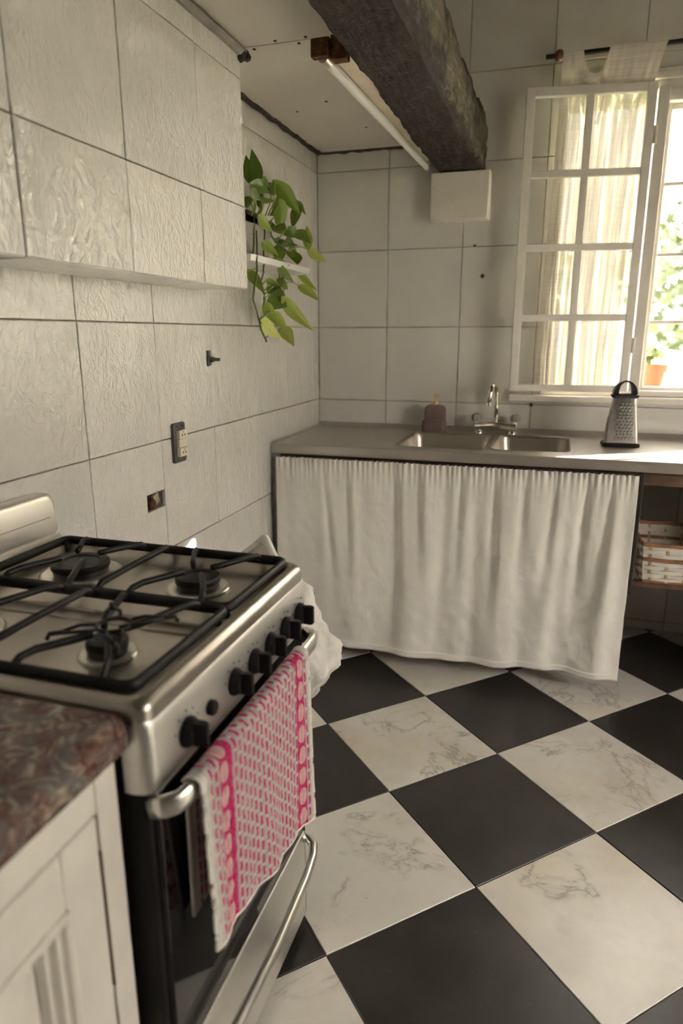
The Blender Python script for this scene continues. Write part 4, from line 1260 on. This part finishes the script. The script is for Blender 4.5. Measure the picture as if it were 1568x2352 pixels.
def bagf(u, v):
    a = u * 2 * math.pi
    prof = [(0, .004, .712), (.10, .07, .705), (.22, .118, .665), (.34, .125, .62), (.48, .150, .555), (.60, .178, .515), (.68, .183, .485), (.80, .155, .42), (.92, .115, .375), (1.0, .02, .372)]
    for (v0, r0, z0), (v1, r1, z1) in zip(prof[:-1], prof[1:]):
        if v <= v1 + 1e-9:
            w_ = (v - v0) / (v1 - v0); r_ = r0 + (r1 - r0) * w_; z = z0 + (z1 - z0) * w_; break
    cr = 1 + (.13 * N(math.cos(a) * 2.2, math.sin(a) * 2.2, z * 11) + .16 * abs(N(math.cos(a) * 5, math.sin(a) * 5, z * 16)) + .04 * N(math.cos(a) * 13, math.sin(a) * 13, z * 40)) * min(1, r_ / .05)
    rx, ry2 = r_ * cr, r_ * cr * .80
    return (.372 + rx * 1.06 * math.cos(a), -1.53 + ry2 * math.sin(a), z + .010 * N(math.cos(a) * 3, math.sin(a) * 3, z * 20) * min(1, r_ / .05))
o = grid('film', bagf, 90, 60, 'bag_film', bag)
knot = MB()
for k in range(5):
    a = k * 1.3; c = Vector((.47, -1.60, .60))
    knot.tube([c, c + Vector((math.cos(a) * .02, math.sin(a) * .02, .02)), c + Vector((math.cos(a) * .035, math.sin(a) * .03 - .01, .005))], [.004, .008, .002], 6)
knot.build('knot', 'bag_film', bag, smooth=True)

# ------------------------------------------------------------------ fluorescent lamp beside the beam
lamp = thing('fluorescent_lamp', 'unlit fluorescent tube lamp with rusty end bracket beside the beam', 'lamp', (.475, -.66, 1.94))
A_, B_ = Vector((.447, -1.235, 1.950)), Vector((.493, -.085, 1.940))
T_ = (B_ - A_).normalized(); S_ = Vector((T_.y, -T_.x, 0)).normalized()
MB().tube([A_ + T_ * .012, B_ - T_ * .008], .0128, 16).build('tube', 'tube_white', lamp, auto=50)
MB().tube([A_, A_ + T_ * .035], .0135, 16).build('end_cap', 'aluminium', lamp, auto=50)
MB().tube([B_ - T_ * .02, B_], .0135, 16).build('end_cap', 'aluminium', lamp, auto=50)
up = Vector((0, 0, 1))
M0, M1 = A_ + T_ * .01 + S_ * .036 + up * .030, B_ + S_ * .022 + up * .030
c_ = (M0 + M1) / 2
MB().obox(c_, (M1 - M0) / 2, S_ * .034, up * .010).build('batten', 'batten_cream', lamp, bevel=.003)
MB().obox(c_ + up * .045 + S_ * .004, (M1 - M0) * .45, S_ * .020, up * .036).build('housing', 'batten_cream', lamp, bevel=.003)
MB().obox(A_ - T_ * .006 + up * .016 - S_ * .002, T_ * .012, S_ * .024, up * .021).build('lampholder', 'rust', lamp, bevel=.004)
MB().obox(A_ + T_ * .004 + up * .014 + S_ * .044, T_ * .016, S_ * .020, up * .027).build('bracket', 'rust', lamp, bevel=.002)

# ------------------------------------------------------------------ fittings on the tiled wall
so = thing('wall_socket', 'beige double socket in a uncovered dark mounting frame on tiles', 'socket', (0, -1.272, .986))
ro = rrect(-1.305, -1.239, .929, 1.045, .006, 0, 3)
MB().loft([[(-.006, p[0], p[1]) for p in ro], [(.007, p[0], p[1]) for p in ro], [(.009, -1.272 + (p[0] + 1.272) * .96, .987 + (p[1] - .987) * .98) for p in ro]]).build('mounting_frame', 'socket_grey', so, auto=50)
for z0, z1, x in ((.9985, 1.0245, .020), (.9735, .9975, .0175), (.947, .9725, .020)):
    m = MB().box(.006, x, -1.290, -1.2455, z0, z1).build('socket_module', 'socket_beige', so, bevel=.002)
    if x > .018:
        for y in (-1.2755, -1.261): 
            MB().prism([(x, y - .003, z0 + .009), (x, y + .003, z0 + .009), (x, y, z0 + .0165)], (.0006, 0, 0)).build('socket_slot', 'hole_black', m)
        MB().box(x, x + .0006, -1.2692, -1.2672, z0 + .018, z0 + .0225).build('socket_slot', 'hole_black', m)
for y in (-1.288, -1.256):
    for z in (.937, 1.036): MB().box(.0085, .0096, y - .004, y + .004, z - .0015, z + .0015).build('fixing_slot', 'hole_black', so)
ph = thing('pipe_stub', 'capped rusty pipe in the broken hole in the tiles', 'pipe', (-.01, -1.40, .838))
MB().box(-.013, -.0095, -1.446, -1.3555, .816, .864).build('mortar', 'dark_gap', ph)
MB().lathe([(.016, -.012), (.016, .001), (.013, .004), (.002, .0045)], (-.0, -1.424, .836), 18, axis='x').build('cap', 'rust', ph, auto=40)
MB().obox((-.006, -1.398, .845), (.004, 0, 0), (0, .012, .004), (0, -.004, .014)).build('flake', 'grout', ph)
vv = thing('valve_stem', 'dark metal valve stem poking from a hole in tiles', 'valve', (-.01, -1.05, 1.22))
MB().box(-.013, -.0095, -1.069, -1.037, 1.198, 1.245).build('mortar', 'dark_gap', vv)
MB().lathe([(.015, -.006), (.015, .002), (.011, .004)], (0, -1.052, 1.214), 16, axis='x').build('rosette', 'dark_metal', vv, auto=40)
MB().lathe([(.0085, .0), (.0085, .016), (.0055, .018), (.0055, .036), (.003, .037)], (0, -1.052, 1.218), 12, axis='x').build('stem', 'dark_metal', vv, auto=40)
for (x, z, s_, lb) in ((.685, 1.648, .6, 'tiny wall plug hole on the grout line below the white corbel'), (.723, 1.528, 1.0, 'brown wall plug in the tile left of the window'), (.953, 1.003, .9, 'rusty screw at the tile corner under the window')):
    n = MB().lathe([(.0085 * s_, .004), (.0085 * s_, -.002), (.005 * s_, -.003), (.002, -.0035)], (x, 0, z), 10, axis='y').build('wall_plug', 'rust', None, auto=40)
    tag(n, lb, 'wall plug')

# ------------------------------------------------------------------ trailing pothos in a wall planter
pl = thing('trailing_pothos', 'trailing green pothos in a wall planter beside the tiled bulkhead', 'plant', (.07, -.75, 1.5))
bx = MB()
def pr(w0, z): return [(.004 + .078 * ((p[0] + .5)), -.86 + w0 * p[1] * .72, z) for p in rrect(-.5, .5, -.5, .5, .06, 0, 3)]
MB().loft([pr(.36, 1.535), pr(.38, 1.655), pr(.38, 1.660), pr(.36, 1.660), pr(.35, 1.640)]).build('planter', 'grey_mesh', pl, auto=40)
MB().loft([pr(.35, 1.6402), pr(.33, 1.668), pr(.12, 1.675)]).build('soil', 'soil', pl)
MB().loft([[(.001 + .115 * (p[0] + .5), -.72 + .50 * p[1], 1.512) for p in rrect(-.5, .5, -.5, .5, .05, 0, 3)], [(.001 + .125 * (p[0] + .5), -.72 + .52 * p[1], 1.516) for p in rrect(-.5, .5, -.5, .5, .05, 0, 3)], [(.001 + .130 * (p[0] + .5), -.72 + .53 * p[1], 1.534) for p in rrect(-.5, .5, -.5, .5, .05, 0, 3)]]).build('tray', 'white_plastic', pl, auto=40)
LEAVES=[(0.091,-0.898,1.755,0.081,-0.896,1.818,-0.948,-0.286,-0.141,0.032,0),
(0.084,-0.827,1.767,0.072,-0.828,1.848,-0.949,-0.281,-0.144,0.037,0.05),
(0.153,-1.028,1.722,0.174,-0.976,1.712,0.631,-0.107,0.768,0.037,0.1),
(0.09,-0.815,1.784,0.099,-0.78,1.767,0.54,0.251,0.803,0.022,0.2),
(0.086,-0.65,1.786,0.075,-0.503,1.777,0.382,0.085,0.92,0.043,0.8),
(0.153,-0.846,1.761,0.176,-0.727,1.704,0.903,0.03,0.428,0.043,0.4),
(0.142,-0.783,1.729,0.136,-0.766,1.637,0.84,0.54,0.045,0.041,0.55),
(0.126,-0.588,1.746,0.144,-0.665,1.655,0.988,0.117,0.096,0.032,0.3),
(0.149,-0.639,1.739,0.138,-0.549,1.722,0.865,0.193,0.463,0.016,0.1),
(0.13,-0.926,1.651,0.138,-0.867,1.619,0.515,0.354,0.781,0.028,0.6),
(0.113,-0.764,1.643,0.102,-0.658,1.638,0.842,0.112,0.528,0.03,0.4),
(0.148,-0.724,1.644,0.158,-0.709,1.618,0.739,0.421,0.527,0.038,0.1),
(0.152,-0.668,1.638,0.163,-0.582,1.622,0.814,0.004,0.581,0.034,0.1),
(0.146,-0.53,1.598,0.154,-0.558,1.661,-0.965,-0.264,0.005,0.03,0.65),
(0.124,-0.468,1.606,0.128,-0.328,1.581,0.306,0.159,0.939,0.033,0.8),
(0.097,-0.723,1.604,0.119,-0.62,1.601,-0.19,0.069,0.979,0.023,0),
(0.074,-0.523,1.608,0.087,-0.504,1.584,0.642,0.393,0.659,0.024,0.4),
(0.118,-0.575,1.579,0.124,-0.584,1.543,0.874,0.486,0.024,0.032,0.05),
(0.16,-0.972,1.567,0.154,-0.868,1.549,0.551,0.173,0.816,0.027,0.5),
(0.088,-0.677,1.593,0.102,-0.697,1.544,0.838,0.546,0.017,0.042,0.4),
(0.102,-0.761,1.538,0.121,-0.691,1.529,0.156,0.084,0.984,0.026,0.3),
(0.12,-0.759,1.52,0.146,-0.712,1.477,0.418,0.476,0.773,0.026,0.35),
(0.076,-0.906,1.492,0.071,-0.786,1.445,0.881,0.204,0.426,0.03,0.55),
(0.125,-0.866,1.464,0.121,-0.781,1.456,0.251,0.102,0.963,0.021,0.3),
(0.086,-0.484,1.53,0.092,-0.343,1.478,0.341,0.312,0.887,0.025,0.55),
(0.133,-0.592,1.465,0.158,-0.49,1.432,0.834,-0.026,0.55,0.031,0.7),
(0.136,-0.753,1.478,0.164,-0.833,1.438,0.692,0.502,-0.519,0.037,0.4),
(0.096,-0.754,1.444,0.124,-0.727,1.43,0.529,-0.113,0.841,0.026,0.1),
(0.107,-0.804,1.418,0.134,-0.754,1.394,0.567,0.087,0.819,0.062,0.12),
(0.144,-0.776,1.41,0.142,-0.557,1.331,0.45,0.307,0.839,0.04,0.75),
(0.11,-0.858,1.393,0.101,-0.757,1.341,0.729,0.364,0.58,0.032,0.65),
(0.157,-0.983,1.334,0.156,-0.877,1.293,0.23,0.353,0.907,0.039,1),
(0.074,-0.627,1.318,0.067,-0.513,1.27,0.901,0.214,0.378,0.043,0.8),
(0.103,-0.751,1.365,0.101,-0.667,1.321,0.467,0.419,0.779,0.03,0.75),
(0.158,-1.042,1.702,0.162,-1.002,1.688,0.466,0.25,0.849,0.023,0.1),
(0.075,-0.887,1.715,0.063,-0.869,1.692,0.765,0.637,0.099,0.032,0.15),
(0.131,-0.917,1.701,0.123,-0.805,1.713,-0.225,-0.12,0.967,0.016,0.2),
(0.114,-0.893,1.701,0.11,-0.868,1.683,0.99,0.07,-0.123,0.018,0.3),
(0.081,-0.654,1.689,0.09,-0.652,1.665,0.935,0.035,0.353,0.027,0.4),
(0.107,-0.795,1.653,0.136,-0.836,1.622,0.864,0.314,0.393,0.022,0.2),
(0.092,-0.758,1.455,0.095,-0.791,1.424,0.544,0.6,-0.586,0.022,0.35),
(0.108,-0.627,1.58,0.104,-0.566,1.559,0.963,0.142,0.229,0.023,0.5),
(0.145,-0.735,1.61,0.152,-0.705,1.6,0.181,0.273,0.945,0.019,0.05),
(0.093,-0.777,1.545,0.089,-0.795,1.525,0.563,0.555,-0.612,0.022,0.35),
(0.091,-0.733,1.781,0.115,-0.812,1.732,0.671,0.527,-0.521,0.038,0.25),
(0.075,-0.772,1.745,0.101,-0.864,1.707,0.777,0.415,-0.474,0.023,0.15),
(0.159,-0.8,1.645,0.162,-0.855,1.613,0.931,0.22,-0.292,0.029,0.3)]
PET=[((0.11,-0.926,1.652),(0.11,-0.912,1.704),(0.091,-0.898,1.755)),
((0.11,-0.894,1.657),(0.107,-0.86,1.712),(0.084,-0.827,1.767)),
((0.11,-0.922,1.653),(0.142,-0.975,1.688),(0.153,-1.028,1.722)),
((0.11,-0.879,1.659),(0.11,-0.847,1.722),(0.09,-0.815,1.784)),
((0.11,-0.79,1.673),(0.108,-0.72,1.73),(0.086,-0.65,1.786)),
((0.11,-0.808,1.67),(0.142,-0.827,1.716),(0.153,-0.846,1.761)),
((0.11,-0.786,1.673),(0.136,-0.784,1.701),(0.142,-0.783,1.729)),
((0.11,-0.771,1.676),(0.128,-0.68,1.711),(0.126,-0.588,1.746)),
((0.11,-0.771,1.676),(0.14,-0.705,1.708),(0.149,-0.639,1.739)),
((0.11,-0.921,1.648),(0.13,-0.924,1.662),(0.13,-0.926,1.651)),
((0.12,-0.816,1.624),(0.126,-0.79,1.646),(0.113,-0.764,1.643)),
((0.12,-0.766,1.595),(0.144,-0.745,1.632),(0.148,-0.724,1.644)),
((0.12,-0.707,1.582),(0.146,-0.688,1.622),(0.152,-0.668,1.638)),
((0.12,-0.667,1.572),(0.143,-0.598,1.597),(0.146,-0.53,1.598)),
((0.12,-0.667,1.572),(0.132,-0.568,1.601),(0.124,-0.468,1.606)),
((0.12,-0.766,1.595),(0.118,-0.744,1.612),(0.097,-0.723,1.604)),
((0.12,-0.667,1.572),(0.107,-0.595,1.602),(0.074,-0.523,1.608)),
((0.12,-0.667,1.572),(0.129,-0.621,1.588),(0.118,-0.575,1.579)),
((0.12,-0.871,1.56),(0.15,-0.922,1.576),(0.16,-0.972,1.567)),
((0.12,-0.723,1.585),(0.114,-0.7,1.601),(0.088,-0.677,1.593)),
((0.11,-0.718,1.527),(0.116,-0.74,1.544),(0.102,-0.761,1.538)),
((0.11,-0.719,1.51),(0.125,-0.739,1.527),(0.12,-0.759,1.52)),
((0.13,-0.959,1.474),(0.113,-0.932,1.495),(0.076,-0.906,1.492)),
((0.12,-0.898,1.447),(0.132,-0.882,1.468),(0.125,-0.866,1.464)),
((0.11,-0.72,1.501),(0.108,-0.602,1.527),(0.086,-0.484,1.53)),
((0.11,-0.72,1.457),(0.132,-0.656,1.473),(0.133,-0.592,1.465)),
((0.11,-0.72,1.469),(0.133,-0.736,1.486),(0.136,-0.753,1.478)),
((0.12,-0.879,1.419),(0.118,-0.816,1.444),(0.096,-0.754,1.444)),
((0.12,-0.883,1.404),(0.123,-0.844,1.423),(0.107,-0.804,1.418)),
((0.11,-0.72,1.457),(0.137,-0.748,1.446),(0.144,-0.776,1.41)),
((0.12,-0.886,1.396),(0.125,-0.872,1.406),(0.11,-0.858,1.393)),
((0.13,-0.946,1.324),(0.154,-0.964,1.341),(0.157,-0.983,1.334)),
((0.13,-0.908,1.281),(0.112,-0.768,1.312),(0.074,-0.627,1.318)),
((0.13,-0.953,1.338),(0.126,-0.852,1.364),(0.103,-0.751,1.365)),
((0.11,-0.922,1.653),(0.144,-0.982,1.678),(0.158,-1.042,1.702)),
((0.11,-0.938,1.65),(0.102,-0.912,1.682),(0.075,-0.887,1.715)),
((0.11,-0.881,1.659),(0.13,-0.899,1.68),(0.131,-0.917,1.701)),
((0.11,-0.89,1.658),(0.122,-0.892,1.68),(0.114,-0.893,1.701)),
((0.12,-0.833,1.642),(0.11,-0.744,1.678),(0.081,-0.654,1.689)),
((0.12,-0.825,1.633),(0.123,-0.81,1.655),(0.107,-0.795,1.653)),
((0.12,-0.885,1.429),(0.116,-0.822,1.454),(0.092,-0.758,1.455)),
((0.12,-0.667,1.572),(0.124,-0.647,1.588),(0.108,-0.627,1.58)),
((0.12,-0.723,1.585),(0.143,-0.729,1.61),(0.145,-0.735,1.61)),
((0.12,-0.875,1.523),(0.116,-0.826,1.546),(0.093,-0.777,1.545)),
((0.11,-0.83,1.667),(0.11,-0.782,1.724),(0.091,-0.733,1.781)),
((0.11,-0.873,1.66),(0.102,-0.822,1.703),(0.075,-0.772,1.745)),
((0.12,-0.816,1.624),(0.15,-0.808,1.646),(0.159,-0.8,1.645))]
VINES=[((0.11,-0.921,1.648),(0.11,-0.923,1.591),(0.11,-0.933,1.55),(0.11,-0.949,1.514)),
((0.12,-0.862,1.638),(0.12,-0.874,1.535),(0.12,-0.881,1.488),(0.12,-0.904,1.456),(0.12,-0.879,1.419),(0.12,-0.888,1.389)),
((0.13,-0.949,1.605),(0.13,-0.952,1.487),(0.13,-0.979,1.435),(0.13,-0.992,1.4),(0.13,-0.968,1.367),(0.13,-0.938,1.31),(0.13,-0.898,1.271)),
((0.12,-0.833,1.642),(0.12,-0.799,1.605),(0.12,-0.754,1.591),(0.12,-0.691,1.579),(0.12,-0.658,1.57)),
((0.11,-0.718,1.527),(0.11,-0.721,1.492),(0.11,-0.719,1.445))]
def heart():
    nu, nv = 8, 12; vs_ = []; fs_ = []
    for j in range(nv + 1):
        t_ = j / nv
        y = -.16 + 1.16 * t_
        hw = .5 * (math.sin(min(1, t_ * 1.9) * math.pi / 2) ** .7) * (1 - max(0, (t_ - .3) / .7) ** 1.55) if t_ < 1 else 0
        for i in range(nu + 1):
            s = -1 + 2 * i / nu
            yy = y + (.13 if j < 2 else 0) * (1 - min(1, abs(s) * 2.2)) * (1 - t_ * 6 if t_ < .16 else 0)
            z = .16 * abs(s) * hw * 2 * .55 - .30 * (t_ - .25) ** 2 + .02 * math.sin(s * 5 + t_ * 7) * hw
            vs_.append((s * hw, yy, z))
    for j in range(nv):
        for i in range(nu):
            k = j * (nu + 1) + i; fs_.append((k, k + 1, k + nu + 2, k + nu + 1))
    me = bpy.data.meshes.new('leaf'); me.from_pydata(vs_, [], fs_)
    me.materials.append(MATS['leaf'])
    me.polygons.foreach_set('use_smooth', [True] * len(me.polygons))
    return me
hm_ = heart()
GD, GL, GY = Vector((.085, .15, .016)), Vector((.27, .38, .05)), Vector((.60, .65, .19))
for (bx_, by_, bz_, tx_, ty_, tz_, sx_, sy_, sz_, w_, tone) in LEAVES:
    b, t_, s = Vector((bx_, by_, bz_)), Vector((tx_, ty_, tz_)), Vector((sx_, sy_, sz_))
    d = t_ - b; Ln = d.length; d.normalize(); s = (s - d * s.dot(d)).normalized(); n = s.cross(d)
    o = bpy.data.objects.new('leaf', hm_); col.objects.link(o)
    M = Matrix.Identity(4)
    for i in range(3):
        M[i][0], M[i][1], M[i][2], M[i][3] = s[i] * w_ * 1.4, d[i] * Ln * 1.14, n[i] * (w_ + Ln) * .5, b[i] + d[i] * Ln * .07
    o.parent = pl
    o.matrix_parent_inverse = Matrix.Translation(Vector(pl['_base'])).inverted()
    o.matrix_basis = M
    c = GD.lerp(GL, tone / .6) if tone < .6 else GL.lerp(GY, (tone - .6) / .4)
    o.color = (*c, 1)
for p in PET:
    MB().tube([p[0], Vector(p[0]).lerp(Vector(p[1]), .55) + Vector((.004, 0, .004)), p[1], p[2]], [.0024, .002, .0018, .0014], 6).build('petiole', 'petiole', pl, smooth=True)
for p in VINES:
    pts = []
    q = [Vector(a) for a in p]
    for i in range(len(q) - 1):
        for k in range(6): pts.append(q[i].lerp(q[i + 1], k / 6) + Vector((.003 * N(i + k * .3, q[i].z * 9, 1), .004 * N(i + k * .3, 7, q[i].z * 5), 0)))
    pts.append(q[-1])
    MB().tube(pts, .0030, 6).build('vine', 'vine', pl, smooth=True)

for o in BASES:
    if '_base' in o: del o['_base']
